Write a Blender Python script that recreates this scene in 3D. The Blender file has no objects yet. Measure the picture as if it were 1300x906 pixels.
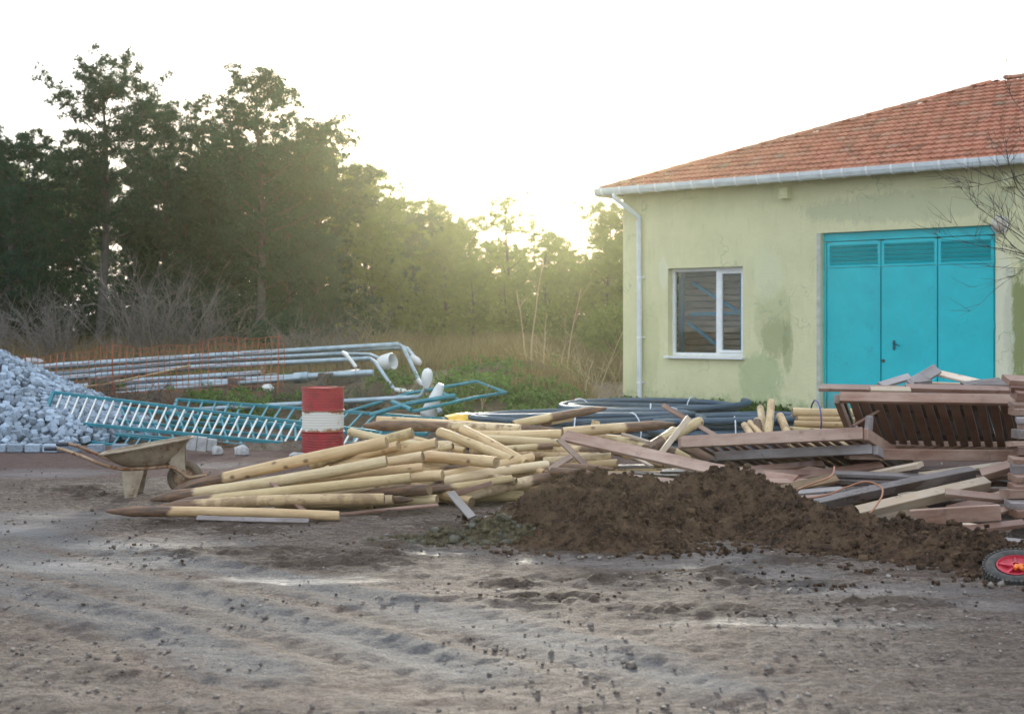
import bpy, math, random
import numpy as np
from mathutils import Vector, Matrix, noise as mn
PI = math.pi
rnd = random.Random(7)
nr = np.random.RandomState(11)
S = bpy.context.scene
COL = S.collection
F, H, HZ, CX = 1806.0, 1.7, 413.0, 650.0      # focal length in px, eye height, horizon row, centre column

def P(px, py, Y): return Vector(((px-CX)*Y/F, Y, H-(py-HZ)*Y/F))
def G(px, py):
    Y = F*H/(py-HZ); return P(px, py, Y)
def sm(a, b, x):
    t = min(1, max(0, (x-a)/(b-a))); return t*t*(3-2*t)
def fbm(x, y, z=0., o=4, s=1.): return mn.fractal(Vector((x*s, y*s, z)), 1.0, 2.0, o)

# ------------------------------------------------------------------ objects
def tag(o, label=None, cat=None, group=None, kind=None):
    if label: o['label'] = label
    if cat: o['category'] = cat
    if group: o['group'] = group
    if kind: o['kind'] = kind
    return o
def empty(name, loc=(0, 0, 0), rz=0.0, label=None, cat=None, group=None):
    o = bpy.data.objects.new(name, None); COL.objects.link(o)
    o.location = loc; o.rotation_euler = (0, 0, rz); o.empty_display_size = .1
    return tag(o, label, cat, group)

class MB:
    def __init__(s): s.v = []; s.f = []; s.m = []; s.a = []; s.cur = 0
    def add(s, vs, fs, mi=0, at=0.0):
        b = len(s.v); s.v += [tuple(v) for v in vs]
        s.a += (list(at) if isinstance(at, (list, tuple)) else [at]*len(vs))
        for f in fs: s.f.append(tuple(i+b for i in f)); s.m.append(mi)
    def box(s, c, d, mi=0, R=None, at=0.0, ch=0.0):
        x, y, z = d[0]/2, d[1]/2, d[2]/2; c = Vector(c)
        if ch <= 0:
            vs = [Vector((i*x, j*y, k*z)) for i in (-1, 1) for j in (-1, 1) for k in (-1, 1)]
            fs = [(0, 1, 3, 2), (4, 6, 7, 5), (0, 4, 5, 1), (2, 3, 7, 6), (0, 2, 6, 4), (1, 5, 7, 3)]
        else:                       # long box, chamfered along x
            q = min(ch, y*.45, z*.45)
            ring = [(y-q, z), (y, z-q), (y, -z+q), (y-q, -z), (-y+q, -z), (-y, -z+q), (-y, z-q), (-y+q, z)]
            vs = []; 
            for xx, sc in ((-x, 1-q/max(y, .001)*.5), (-x+q, 1), (x-q, 1), (x, 1-q/max(y, .001)*.5)):
                vs += [Vector((xx, a*sc, b*sc)) for a, b in ring]
            fs = [tuple(range(8))[::-1], tuple(range(24, 32))]
            for r in range(3):
                for i in range(8):
                    j = (i+1) % 8; fs.append((r*8+i, r*8+j, r*8+8+j, r*8+8+i))
        if R is not None: vs = [R @ v for v in vs]
        s.add([v+c for v in vs], fs, mi, at)
    def tube(s, pts, rad, n=8, mi=0, cap=True, at=0.0):
        pts = [Vector(p) for p in pts]; k = len(pts)
        rs = rad if isinstance(rad, (list, tuple)) else [rad]*k
        up = None; vs = []
        for i, p in enumerate(pts):
            t = (pts[min(i+1, k-1)]-pts[max(i-1, 0)]).normalized()
            if up is None:
                up = t.orthogonal().normalized()
            up = (up - t*up.dot(t))
            up = up.normalized() if up.length > 1e-5 else t.orthogonal().normalized()
            w = t.cross(up)
            for j in range(n):
                a = 2*PI*j/n; vs.append(p + (up*math.cos(a)+w*math.sin(a))*rs[i])
        fs = []
        for i in range(k-1):
            for j in range(n):
                q = (j+1) % n; fs.append((i*n+j, i*n+q, (i+1)*n+q, (i+1)*n+j))
        if cap: fs += [tuple(range(n))[::-1], tuple(range((k-1)*n, k*n))]
        s.add(vs, fs, mi, at)
    def lathe(s, prof, n=24, c=(0, 0, 0), R=None, mi=0):
        vs = []; c = Vector(c)
        for r, z in prof:
            for j in range(n):
                a = 2*PI*j/n; v = Vector((r*math.cos(a), r*math.sin(a), z))
                vs.append((R @ v if R is not None else v)+c)
        fs = []
        for i in range(len(prof)-1):
            for j in range(n):
                q = (j+1) % n; fs.append((i*n+j, i*n+q, (i+1)*n+q, (i+1)*n+j))
        s.add(vs, fs, mi)
    def build(s, name, mats, parent=None, smooth=False, ang=None):
        me = bpy.data.meshes.new(name); me.from_pydata(s.v, [], s.f)
        if not isinstance(mats, (list, tuple)): mats = [mats]
        for m in mats: me.materials.append(m)
        if any(s.m): me.polygons.foreach_set('material_index', s.m)
        if any(s.a):
            a = me.attributes.new('mark', 'FLOAT', 'POINT'); a.data.foreach_set('value', s.a)
        if smooth: me.polygons.foreach_set('use_smooth', [True]*len(s.f))
        me.update()
        if smooth and ang: me.set_sharp_from_angle(angle=math.radians(ang))
        o = bpy.data.objects.new(name, me); COL.objects.link(o)
        if parent: o.parent = parent
        return o

def np_mesh(name, V, Fc, mats, parent=None, attr=None, smooth=False):
    """V (n,3), Fc (m,k) equal-sided faces"""
    me = bpy.data.meshes.new(name); n = len(V); m, k = Fc.shape
    me.vertices.add(n); me.vertices.foreach_set('co', np.asarray(V, np.float32).ravel())
    me.loops.add(m*k); me.loops.foreach_set('vertex_index', np.asarray(Fc, np.int32).ravel())
    me.polygons.add(m); me.polygons.foreach_set('loop_start', np.arange(0, m*k, k, dtype=np.int32))
    me.polygons.foreach_set('loop_total', np.full(m, k, dtype=np.int32))
    if smooth: me.polygons.foreach_set('use_smooth', np.ones(m, bool))
    for x in (mats if isinstance(mats, (list, tuple)) else [mats]): me.materials.append(x)
    for an, av in (attr or {}).items():
        a = me.attributes.new(an, 'FLOAT', 'POINT'); a.data.foreach_set('value', np.asarray(av, np.float32))
    me.update(calc_edges=True); me.validate()
    o = bpy.data.objects.new(name, me); COL.objects.link(o)
    if parent: o.parent = parent
    return o

def copy_tree(o, parent=None):
    c = o.copy(); COL.objects.link(c); c.parent = parent
    for ch in list(o.children): copy_tree(ch, c)
    return c

# ------------------------------------------------------------------ materials
class T:
    def __init__(s, name, disp=False):
        s.m = bpy.data.materials.new(name); s.m.use_nodes = True
        s.t = s.m.node_tree; s.n = s.t.nodes; s.n.clear()
        s.out = s.n.new('ShaderNodeOutputMaterial')
        s.b = s.n.new('ShaderNodeBsdfPrincipled'); s.t.links.new(s.b.outputs[0], s.out.inputs[0])
        s._oc = None
    def nd(s, ty, props=None, **ins):
        x = s.n.new('ShaderNode'+ty)
        for k, v in (props or {}).items(): setattr(x, k, v)
        for k, v in ins.items():
            key = int(k[1:]) if k[0] == 'i' and k[1:].isdigit() else k.replace('_', ' ')
            s.put(x.inputs[key], v)
        return x
    def put(s, sock, v):
        if hasattr(v, 'node'): s.t.links.new(v, sock)
        else:
            if isinstance(v, (tuple, list)) and len(v) == 3 and sock.type == 'RGBA': v = (*v, 1)
            sock.default_value = v
    def oc(s, scale=(1, 1, 1), which='Object'):
        if s._oc is None: s._oc = s.n.new('ShaderNodeTexCoord')
        mp = s.nd('Mapping', None, Scale=scale); s.t.links.new(s._oc.outputs[which], mp.inputs['Vector'])
        return mp.outputs[0]
    def world(s, scale=(1, 1, 1)):
        g = s.n.new('ShaderNodeNewGeometry'); mp = s.nd('Mapping', None, Scale=scale)
        s.t.links.new(g.outputs['Position'], mp.inputs['Vector']); return mp.outputs[0]
    def noise(s, vec, sc, det=5, rough=.6, dist=0.):
        return s.nd('TexNoise', None, Vector=vec, Scale=sc, Detail=det, Roughness=rough, Distortion=dist).outputs['Fac']
    def ramp(s, fac, pts, mode='LINEAR'):
        r = s.nd('ValToRGB', None, Fac=fac); e = r.color_ramp.elements; r.color_ramp.interpolation = mode
        while len(e) < len(pts): e.new(.5)
        for q, (p, c) in zip(e, pts):
            q.position = p; q.color = (c, c, c, 1) if isinstance(c, (int, float)) else (*c, 1)
        return r.outputs['Color']
    def mix(s, fac, a, b, mode='MIX'):
        x = s.nd('Mix', {'data_type': 'RGBA', 'blend_type': mode}); s.put(x.inputs[0], fac)
        s.put(x.inputs[6], a); s.put(x.inputs[7], b); return x.outputs[2]
    def math(s, op, a, b=0.5, clamp=False):
        x = s.nd('Math', {'operation': op, 'use_clamp': clamp}); s.put(x.inputs[0], a); s.put(x.inputs[1], b); return x.outputs[0]
    def attr(s, name): return s.nd('Attribute', {'attribute_name': name}).outputs['Fac']
    def rand(s): return s.n.new('ShaderNodeObjectInfo').outputs['Random']
    def sep(s, vec):
        return s.nd('SeparateXYZ', None, Vector=vec).outputs
    def bump(s, h, dist=.01, st=1., nrm=None):
        b = s.nd('Bump', None, Height=h, Distance=dist, Strength=st)
        if nrm is not None: s.put(b.inputs['Normal'], nrm)
        s.put(s.b.inputs['Normal'], b.outputs[0]); return b.outputs[0]
    def fin(s, col=None, rough=None, metal=None, spec=None):
        if col is not None: s.put(s.b.inputs['Base Color'], col)
        if rough is not None: s.put(s.b.inputs['Roughness'], rough)
        if metal is not None: s.put(s.b.inputs['Metallic'], metal)
        if spec is not None: s.put(s.b.inputs['Specular IOR Level'], spec)
        return s.m

def m_simple(name, c, rough=.6, metal=0., var=.25, sc=8., c2=None, bump=0.002):
    t = T(name); v = t.oc(); f = t.noise(v, sc)
    c2 = c2 or tuple(x*(1-var) for x in c)
    return (t.bump(t.noise(v, sc*6), bump, .5), t.fin(t.mix(t.ramp(f, [(.35, 0), (.65, 1)]), c, c2), rough, metal))[1]

# peeled pine posts: local z is the axis, 'mark' = soil/bark stained part
def m_log():
    t = T('peeled_pine'); v = t.oc((1, 1, .18)); r = t.rand()
    off = t.nd('Vector'+'Math', {'operation': 'ADD'}, i0=v); cb = t.nd('CombineXYZ', None, X=t.math('MULTIPLY', r, 37.), Y=t.math('MULTIPLY', r, 11.))
    t.put(off.inputs[1], cb.outputs[0]); v = off.outputs[0]
    base = t.mix(t.ramp(t.noise(v, 14, 5, .65), [(.3, 0), (.7, 1)]), (.68, .545, .37), (.47, .34, .19))
    tint = t.ramp(r, [(0, (.86, .74, .60)), (.25, (1, .93, .80)), (.5, (.78, .78, .62)), (.75, (1.05, 1.04, 1.02)), (1, (.70, .60, .44))])
    base = t.mix(1., base, tint, 'MULTIPLY')
    streak = t.noise(t.nd('Mapping', None, Vector=v, Scale=(5, 5, .35)).outputs[0], 22, 4, .7)
    base = t.mix(t.ramp(streak, [(.50, 0), (.70, .5)]), base, (.20, .12, .055))
    vor = t.nd('TexVoronoi', None, Vector=t.nd('Mapping', None, Vector=v, Scale=(1, 1, 4)).outputs[0], Scale=7.5).outputs['Distance']
    knot = t.ramp(vor, [(.09, 1), (.20, 0)])
    base = t.mix(t.math('MULTIPLY', knot, .85), base, (.13, .065, .03))
    st = t.math('ADD', t.attr('mark'), t.math('MULTIPLY', t.math('SUBTRACT', t.noise(v, 13, 6, .75), .5), 1.25))
    brown = t.mix(t.ramp(t.noise(v, 30), [(.35, 0), (.65, 1)]), (.20, .105, .058), (.05, .032, .024))
    base = t.mix(t.ramp(st, [(.36, 0), (.62, 1)]), base, brown)
    dirt = t.noise(t.world(), 9, 4, .7)
    base = t.mix(t.math('MULTIPLY', t.ramp(dirt, [(.47, 0), (.60, .8)]), t.ramp(t.math('FRACT', t.math('MULTIPLY', r, 7.3)), [(.55, .12), (.75, 1)])), base, (.17, .095, .048))
    t.bump(t.math('ADD', t.noise(v, 60), t.math('MULTIPLY', streak, .8)), .004, .6)
    return t.fin(base, .62)
def m_end():
    t = T('end_grain'); s = t.sep(t.oc()); 
    r2 = t.math('SQRT', t.math('ADD', t.math('MULTIPLY', s[0], s[0]), t.math('MULTIPLY', s[1], s[1])))
    w = t.math('SINE', t.math('MULTIPLY', t.math('ADD', r2, t.math('MULTIPLY', t.noise(t.oc(), 30), .004)), 900.))
    c = t.mix(t.ramp(w, [(.2, 0), (.9, 1)]), (.30, .19, .09), (.17, .10, .05))
    c = t.mix(t.ramp(t.noise(t.oc(), 25), [(.4, 0), (.65, 1)]), c, (.40, .29, .15))
    c = t.mix(t.ramp(t.rand(), [(0, 0), (1, .8)]), c, (.08, .05, .03))
    return t.fin(c, .8)

def m_plank(name, ca, cb, cg, grey=.5, rough=.5):
    """sawn board, local x = length; ca/cb grain, cg weathered tone in blotches"""
    t = T(name); r = t.rand(); v = t.oc((.35, 3.5, 3.5))
    ad = t.nd('VectorMath', {'operation': 'ADD'}, i0=v); cbn = t.nd('CombineXYZ', None, X=t.math('MULTIPLY', r, 31.), Y=t.math('MULTIPLY', r, 17.), Z=t.math('MULTIPLY', r, 5.))
    t.put(ad.inputs[1], cbn.outputs[0]); v = ad.outputs[0]
    g = t.noise(v, 9, 6, .7, .4)
    c = t.mix(t.ramp(g, [(.3, 0), (.7, 1)]), ca, cb)
    bl = t.noise(t.nd('Mapping', None, Vector=v, Scale=(1.2, .3, .3)).outputs[0], 3.2, 5, .65)
    c = t.mix(t.ramp(bl, [(.5-grey*.35, 0), (.78-grey*.3, .85)]), c, cg)
    c = t.mix(1., c, t.ramp(r, [(0, .6), (.3, 1.), (.6, .78), (1, 1.15)]), 'MULTIPLY')
    fine = t.noise(t.nd('Mapping', None, Vector=v, Scale=(1, 9, 9)).outputs[0], 10, 3, .8)
    c = t.mix(t.ramp(fine, [(.5, 0), (.75, .45)]), c, tuple(x*.35 for x in ca))
    dirt = t.noise(t.world(), 7, 4, .7)
    c = t.mix(t.ramp(dirt, [(.58, 0), (.7, .6)]), c, (.09, .06, .04))
    t.bump(t.math('ADD', g, fine), .003, .6)
    return t.fin(c, t.ramp(bl, [(.3, rough*.7), (.7, min(1, rough*1.3))]))

M = {}
M['log'] = m_log(); M['end'] = m_end()
M['red'] = m_plank('reddish_decking', (.19, .085, .052), (.11, .045, .03), (.30, .19, .15), .42)
M['pink'] = m_plank('pink_brown_board', (.27, .135, .085), (.15, .068, .043), (.44, .315, .25), .38)
M['grey'] = m_plank('weathered_grey_board', (.21, .165, .15), (.12, .085, .075), (.38, .35, .35), .42, .38)
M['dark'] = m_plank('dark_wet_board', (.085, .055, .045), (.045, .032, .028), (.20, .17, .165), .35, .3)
M['pale'] = m_plank('pale_sawn_board', (.62, .45, .29), (.46, .31, .18), (.68, .58, .48), .4)
M['yel'] = m_plank('mossy_yellow_board', (.40, .22, .07), (.12, .07, .035), (.07, .055, .04), .6, .7)

def m_metal(name, c, c2, rough=.45, metal=.6, rust=0.):
    t = T(name); v = t.oc(); n = t.noise(v, 6, 5, .65)
    col = t.mix(t.ramp(n, [(.35, 0), (.65, 1)]), c, c2)
    if rust:
        rn = t.noise(t.oc(), 14, 6, .7)
        col = t.mix(t.ramp(rn, [(.66-rust*.3, 0), (.74-rust*.3, 1)]), col, (.17, .065, .025))
    t.bump(t.noise(v, 50), .001, .4)
    return t.fin(col, t.ramp(n, [(.3, rough*.8), (.7, min(1, rough*1.25))]), metal)
M['galv'] = m_metal('galvanised_steel', (.33, .40, .45), (.20, .27, .31), .40, .5)
M['teal'] = m_metal('teal_paint', (.012, .20, .25), (.009, .145, .19), .45, 0, .12)
M['litbar'] = m_metal('lit_bar_white', (.72, .72, .68), (.60, .60, .56), .5, 0, .12)  # white stands for light reflecting off the fronts of the bars
M['whiteplastic'] = m_simple('white_lamp_plastic', (.66, .67, .66), .35, 0, .15, 9)
M['barrow'] = m_metal('caked_barrow_steel', (.34, .28, .20), (.20, .145, .10), .75, 0, .25)
M['barrowleg'] = m_metal('rusty_tube', (.36, .25, .16), (.22, .12, .07), .65, .2, .5)
M['rubber'] = m_simple('black_rubber', (.03, .03, .031), .8, 0, .3, 20, (.075, .065, .055))
M['grip'] = m_simple('blue_black_grip', (.03, .035, .06), .5)
M['redrim'] = m_simple('red_plastic_rim', (.55, .018, .05), .4, 0, .3, 14, (.30, .02, .03))
M['orange'] = m_simple('orange_scrap', (.85, .20, .02), .5)
M['cable'] = m_simple('orange_cable', (.36, .15, .075), .5)
M['tie'] = m_simple('white_tie', (.68, .74, .80), .5)
M['rustwire'] = m_simple('rusty_wire', (.33, .105, .05), .8, 0, .4, 20)
M['tarp'] = m_simple('yellow_tarp', (.75, .45, .04), .45)
M['pvc'] = m_simple('white_window_profile', (.74, .76, .78), .4, 0, .12, 10)
M['gut'] = m_simple('pale_gutter_plastic', (.62, .67, .70), .45, 0, .16, 5)
M['rack'] = m_simple('blue_racking', (.02, .22, .38), .5)
M['conc'] = m_simple('pale_concrete', (.42, .42, .42), .85, 0, .35, 12, None, .006)
M['hose'] = m_simple('blue_black_hose', (.022, .050, .085), .5, 0, .35, 4, (.04, .075, .11), .0005)
M['hoseblue'] = m_simple('blue_hose', (.02, .09, .22), .38, 0, .3, 4, None, .0005)

def m_cobble():
    t = T('granite_sett'); v = t.oc(); r = t.rand()
    c = t.mix(t.ramp(t.noise(v, 40, 4, .7), [(.35, 0), (.65, 1)]), (.33, .395, .47), (.20, .25, .31))
    c = t.mix(1., c, t.ramp(t.math('FRACT', t.math('ADD', r, t.attr('mark'))), [(0, .5), (.5, .95), (1, 1.3)]), 'MULTIPLY')
    t.bump(t.noise(v, 35), .012, .8)
    return t.fin(c, .75)
M['cobble'] = m_cobble()

def m_soil(name, a=(.145, .079, .048), b=(.026, .015, .010), c3=(.25, .155, .09)):
    t = T(name); v = t.world()
    c = t.mix(t.ramp(t.noise(v, 22, 6, .75), [(.38, 0), (.60, 1)]), a, b)
    c = t.mix(t.ramp(t.noise(v, 4.5, 5, .7), [(.45, 0), (.62, .6)]), c, c3)
    c = t.mix(t.ramp(t.noise(v, 70, 3, .7), [(.60, 0), (.70, .9)]), c, c3)
    c = t.mix(t.ramp(t.attr('mark'), [(0, 0), (1, 1)]), c, c3)
    t.bump(t.math('ADD', t.noise(v, 55, 6, .8), t.noise(v, 140, 2, .6)), .035, 1.)
    return t.fin(c, .9, 0, .25)
M['soil'] = m_soil('dark_crumbly_soil')
M['soilgreen'] = m_soil('greenish_clod', (.25, .20, .11), (.09, .07, .045), (.25, .25, .20))

def m_ground():
    t = T('yard_ground'); v = t.world(); wet = t.attr('wet'); fld = t.attr('field'); trk = t.attr('track')
    n1 = t.noise(v, .8, 6, .65); n2 = t.noise(t.world((.35, 1.3, 1)), 3.0, 7, .72); n3 = t.noise(v, 38, 5, .75)
    c = t.mix(t.ramp(n2, [(.36, 0), (.64, 1)]), (.40, .315, .255), (.235, .17, .13))
    c = t.mix(t.ramp(n1, [(.42, 0), (.62, .8)]), c, (.20, .125, .095))
    c = t.mix(t.ramp(n3, [(.52, 0), (.58, .85)]), c, (.075, .052, .042))
    n4 = t.noise(t.world((.7, 1.4, 1)), 11, 6, .75, .3); c = t.mix(t.ramp(n4, [(.52, 0), (.58, .75)]), c, (.12, .078, .057)); c = t.mix(t.ramp(n4, [(.36, .7), (.43, 0)]), c, (.44, .38, .32))
    n5 = t.noise(t.world((.8, 1.1, 1)), 24, 6, .8, .2); c = t.mix(t.ramp(n5, [(.54, 0), (.585, .8)]), c, (.085, .058, .045)); c = t.mix(t.ramp(n5, [(.38, .6), (.43, 0)]), c, (.45, .40, .35))
    spk = t.noise(v, 95, 2, .5); c = t.mix(t.ramp(spk, [(.66, 0), (.72, .7)]), c, (.42, .38, .34))
    # clay smears (reddish brown, patches with their own shape)
    cl = t.noise(t.world((.5, 1.6, 1)), 1.7, 8, .75, .6)
    c = t.mix(t.ramp(cl, [(.55, 0), (.63, .85)]), c, (.12, .070, .048))
    # gravelly tyre track
    gn = t.n.new('ShaderNodeNewGeometry'); rv = t.nd('Mapping', {'vector_type': 'POINT'}, Rotation=(0, 0, .73)); t.t.links.new(gn.outputs['Position'], rv.inputs['Vector'])
    rv = t.nd('Mapping', None, Vector=rv.outputs[0], Scale=(.22, 3.2, 1)).outputs[0]; stv = t.noise(rv, 2.2, 7, .8)
    grav = t.mix(t.ramp(t.noise(v, 50, 4, .8), [(.4, 0), (.6, 1)]), (.115, .115, .12), (.30, .295, .30))
    c = t.mix(t.ramp(t.math('ADD', stv, t.math('MULTIPLY', trk, .06)), [(.50, 0), (.66, .55)]), c, (.12, .10, .095))
    tk = t.math('ADD', trk, t.math('MULTIPLY', t.math('SUBTRACT', stv, .5), 2.4))
    c = t.mix(t.ramp(tk, [(.3, 0), (.95, .75)]), c, grav)
    c = t.mix(t.ramp(t.math('ADD', t.attr('mud'), t.math('MULTIPLY', t.math('SUBTRACT', n4, .5), 2.2)), [(.35, 0), (.62, .9)]), c, t.mix(t.ramp(n3, [(.4, 0), (.6, 1)]), (.135, .085, .06), (.06, .038, .027)))
    red = t.attr('redclay')
    c = t.mix(t.ramp(t.math('ADD', red, t.math('SUBTRACT', n2, .5)), [(.4, 0), (.65, .8)]), c, (.16, .085, .075))
    # field
    f1 = t.mix(t.ramp(t.noise(v, 1.6, 5, .7), [(.4, 0), (.6, 1)]), (.125, .075, .042), (.065, .06, .03))
    f1 = t.mix(t.ramp(t.noise(v, 6, 5, .7), [(.5, 0), (.66, .8)]), f1, (.20, .105, .055))
    c = t.mix(t.ramp(t.math('ADD', fld, t.math('MULTIPLY', t.math('SUBTRACT', n1, .5), .4)), [(.4, 0), (.6, 1)]), c, f1)
    wn = t.math('ADD', wet, t.math('MULTIPLY', t.math('SUBTRACT', t.noise(t.world((.45, 1.5, 1)), 4.5, 6, .7), .5), 1.1))
    w = t.ramp(wn, [(.38, 0), (.9, .7)]); damp = t.ramp(wn, [(.15, 0), (.5, 1)])
    c = t.mix(t.math('MULTIPLY', damp, .4), c, (.15, .145, .15))
    rg = t.mix(w, t.mix(damp, (.82, .82, .82), (.55, .55, .55)), (.5, .5, .5))
    t.put(t.b.inputs['Roughness'], rg)
    h = t.math('ADD', t.math('ADD', t.math('MULTIPLY', n3, 1.), t.math('MULTIPLY', spk, .5)), t.math('ADD', t.math('MULTIPLY', n4, 2.2), t.math('ADD', t.math('MULTIPLY', stv, 1.2), t.math('MULTIPLY', n5, 1.6))))
    bd = t.math('MULTIPLY', h, t.math('SUBTRACT', 1., t.math('MULTIPLY', w, .93)))
    t.bump(bd, .05, 1.)
    return t.fin(c, None, 0, .32)
M['ground'] = m_ground()

def m_leaf(name, a, b, tr=.35, rough=.6):
    t = T(name); v = t.world()
    c = t.mix(t.ramp(t.noise(v, 1.1, 3, .6), [(.35, 0), (.65, 1)]), a, b)
    c = t.mix(t.attr('mark'), c, tuple(min(1, x*1.9) for x in a))
    t.fin(c, rough, 0, .3)
    tl = t.nd('BsdfTranslucent', None, Color=t.mix(1., c, (1.6, 1.7, 1.0), 'MULTIPLY'))
    mx = t.nd('MixShader', None, Fac=tr); t.t.links.new(t.b.outputs[0], mx.inputs[1]); t.t.links.new(tl.outputs[0], mx.inputs[2])
    t.t.links.new(mx.outputs[0], t.out.inputs[0]); return t.m
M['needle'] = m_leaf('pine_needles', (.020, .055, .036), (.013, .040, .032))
M['needle_glow'] = m_leaf('pine_needles_glow', (.115, .145, .042), (.075, .105, .036))  # yellow-green sun glow through the needles is put into this colour
M['cypress'] = m_leaf('dark_foliage', (.022, .050, .036), (.015, .036, .028))
M['bark'] = m_simple('pine_bark', (.085, .075, .072), .9, 0, .5, 9, None, .03)
M['twig'] = m_simple('bare_twigs', (.17, .145, .13), .9, 0, .3, 6)
M['darktwig'] = m_simple('dark_bare_twigs', (.055, .042, .038), .8, 0, .3, 6)
M['brushbrown'] = m_simple('brown_brush', (.15, .07, .04), .9, 0, .4, 8)
M['drygrass'] = m_leaf('dry_grass', (.17, .125, .075), (.10, .075, .045), .3, .8)
M['weed'] = m_leaf('green_weeds', (.075, .125, .035), (.05, .085, .03), .35)
M['stalk'] = m_simple('dry_stalk', (.42, .33, .20), .8)

# ------------------------------------------------------------------ camera, light, world
cam = bpy.data.cameras.new('camera'); co = bpy.data.objects.new('camera', cam); COL.objects.link(co)
co.location = (0, 0, H); co.rotation_euler = (PI/2, 0, 0)
cam.sensor_width = 36; cam.lens = 36*F/1300; cam.shift_y = -(453-HZ)/1300; cam.shift_x = 0
cam.clip_end = 3000; cam.dof.use_dof = True; cam.dof.focus_distance = 13.; cam.dof.aperture_fstop = 3.0
S.camera = co
SUN_EL, SUN_AZ = math.radians(8.5), math.radians(.5)
w = bpy.data.worlds.new('World'); S.world = w; w.use_nodes = True
bg = w.node_tree.nodes['Background']; sky = w.node_tree.nodes.new('ShaderNodeTexSky')
sky.sky_type = 'NISHITA'; sky.sun_disc = False; sky.sun_elevation = SUN_EL; sky.sun_rotation = SUN_AZ
sky.dust_density = 3.0; sky.air_density = 1.0; sky.ozone_density = 1.2
# thin bright overcast: the clear sky veiled by white cloud
mixc = w.node_tree.nodes.new('ShaderNodeMix'); mixc.data_type = 'RGBA'; mixc.inputs[0].default_value = .80
w.node_tree.links.new(sky.outputs[0], mixc.inputs[6]); mixc.inputs[7].default_value = (7.5, 8.4, 9.6, 1)
w.node_tree.links.new(mixc.outputs[2], bg.inputs[0]); bg.inputs[1].default_value = .15
sl = bpy.data.lights.new('sun', 'SUN'); so = bpy.data.objects.new('sun', sl); COL.objects.link(so)
sl.energy = 3.6; sl.angle = math.radians(7); sl.color = (1, .94, .80)
sd = Vector((math.sin(SUN_AZ)*math.cos(SUN_EL), math.cos(SUN_AZ)*math.cos(SUN_EL), math.sin(SUN_EL)))
so.rotation_euler = sd.to_track_quat('Z', 'Y').to_euler()
vs_ = S.view_settings; vs_.view_transform = 'Standard'; vs_.look = 'None'; vs_.gamma = 1; vs_.exposure = .52
S.render.engine = 'CYCLES'

# ------------------------------------------------------------------ ground
def field_mask(x, y):
    return sm(20.6, 23.5, y+.5*fbm(x, y, 3., 3, .5)) * max(1-sm(.8, 2.4, x), sm(36, 44, y))
def hgt(x, y):
    m = max(1-sm(.4, 2.0, x), sm(38, 48, y))
    z = (.55*sm(21.0, 26, y) + .18*sm(26, 45, y))*m
    z += .42*math.exp(-((x-.55)/2.3)**2-((y-30)/1.6)**2)
    z += sm(21, 27, y)*.12*fbm(x, y, 1., 4, .35)*m
    if y > 60: z += sm(60, 300, y)*3
    return z
WET = [(740, 712, 90, 6), (905, 705, 70, 12), (860, 716, 120, 6), (1120, 748, 150, 9), (1000, 728, 70, 8), (1250, 765, 70, 8),
       (60, 655, 110, 8), (180, 690, 150, 8), (30, 668, 90, 14), (380, 735, 120, 5), (90, 715, 120, 10), 
       (60, 600, 90, 6), (250, 590, 60, 4), (1050, 790, 170, 6), (560, 700, 60, 4)]
WETG = []
for (px, py, wx, wy) in WET:
    g = G(px, py); a = abs(G(px, py-wy).y-G(px, py+wy).y)/2; WETG.append((g.x, g.y, wx*g.y/F, a))
# tyre tracks: two curves across the foreground
TR = [[G(-150, 640), G(0, 672), G(200, 705), G(400, 745), G(620, 790), G(900, 870)], [G(-150, 662), G(0, 705), G(220, 750), G(420, 800), G(600, 850)],
      [G(-200, 700), G(0, 745), G(200, 800), G(330, 850)]]
def seg_d(x, y, pl):
    best = 9.
    for a, b in zip(pl, pl[1:]):
        dx, dy = b.x-a.x, b.y-a.y; t = max(0, min(1, ((x-a.x)*dx+(y-a.y)*dy)/(dx*dx+dy*dy)))
        best = min(best, math.hypot(x-a.x-t*dx, y-a.y-t*dy))
    return best
def axis(lo, hi, dense, far, g=1.16):
    a = list(np.arange(lo, hi+1e-6, dense)); s = dense; x = hi; up = []
    while x < far[1]: s *= g; x += s; up.append(x)
    s = dense; x = lo; dn = []
    while x > far[0]: s *= g; x -= s; dn.append(x)
    return dn[::-1]+a+up
xs = axis(-6.2, 5.6, .05, (-500, 500)); ys = axis(5.2, 19.5, .05, (-60, 900), 1.13)
MUD = [(250, 665, 120, 8, 200), (320, 675, 60, 5, 120), (500, 692, 60, 4, 160), (1000, 742, 130, 6, 200), (700, 760, 110, 5, 110), (920, 728, 80, 6, 160), (770, 735, 100, 4, 100), (1150, 765, 110, 5, 100),
       (100, 622, 60, 5, 70), (640, 740, 60, 4, 90), (480, 705, 120, 3, 90), (300, 700, 180, 6, 110), (430, 715, 160, 6, 70), (880, 775, 150, 6, 60), (120, 630, 40, 4, 40), (495, 655, 30, 3, 40), (760, 700, 130, 5, 60), (1000, 712, 120, 5, 60), (560, 668, 60, 5, 60)]
MUDG = []
for (px, py, wx, wy, n) in MUD:
    g = G(px, py); MUDG.append((g.x, g.y, wx*g.y/F*.8, abs(G(px, py-wy).y-G(px, py+wy).y)/2*1.1+.08))
V = []; wetA = []; fldA = []; trA = []; rcA = []; mudA = []
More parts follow.
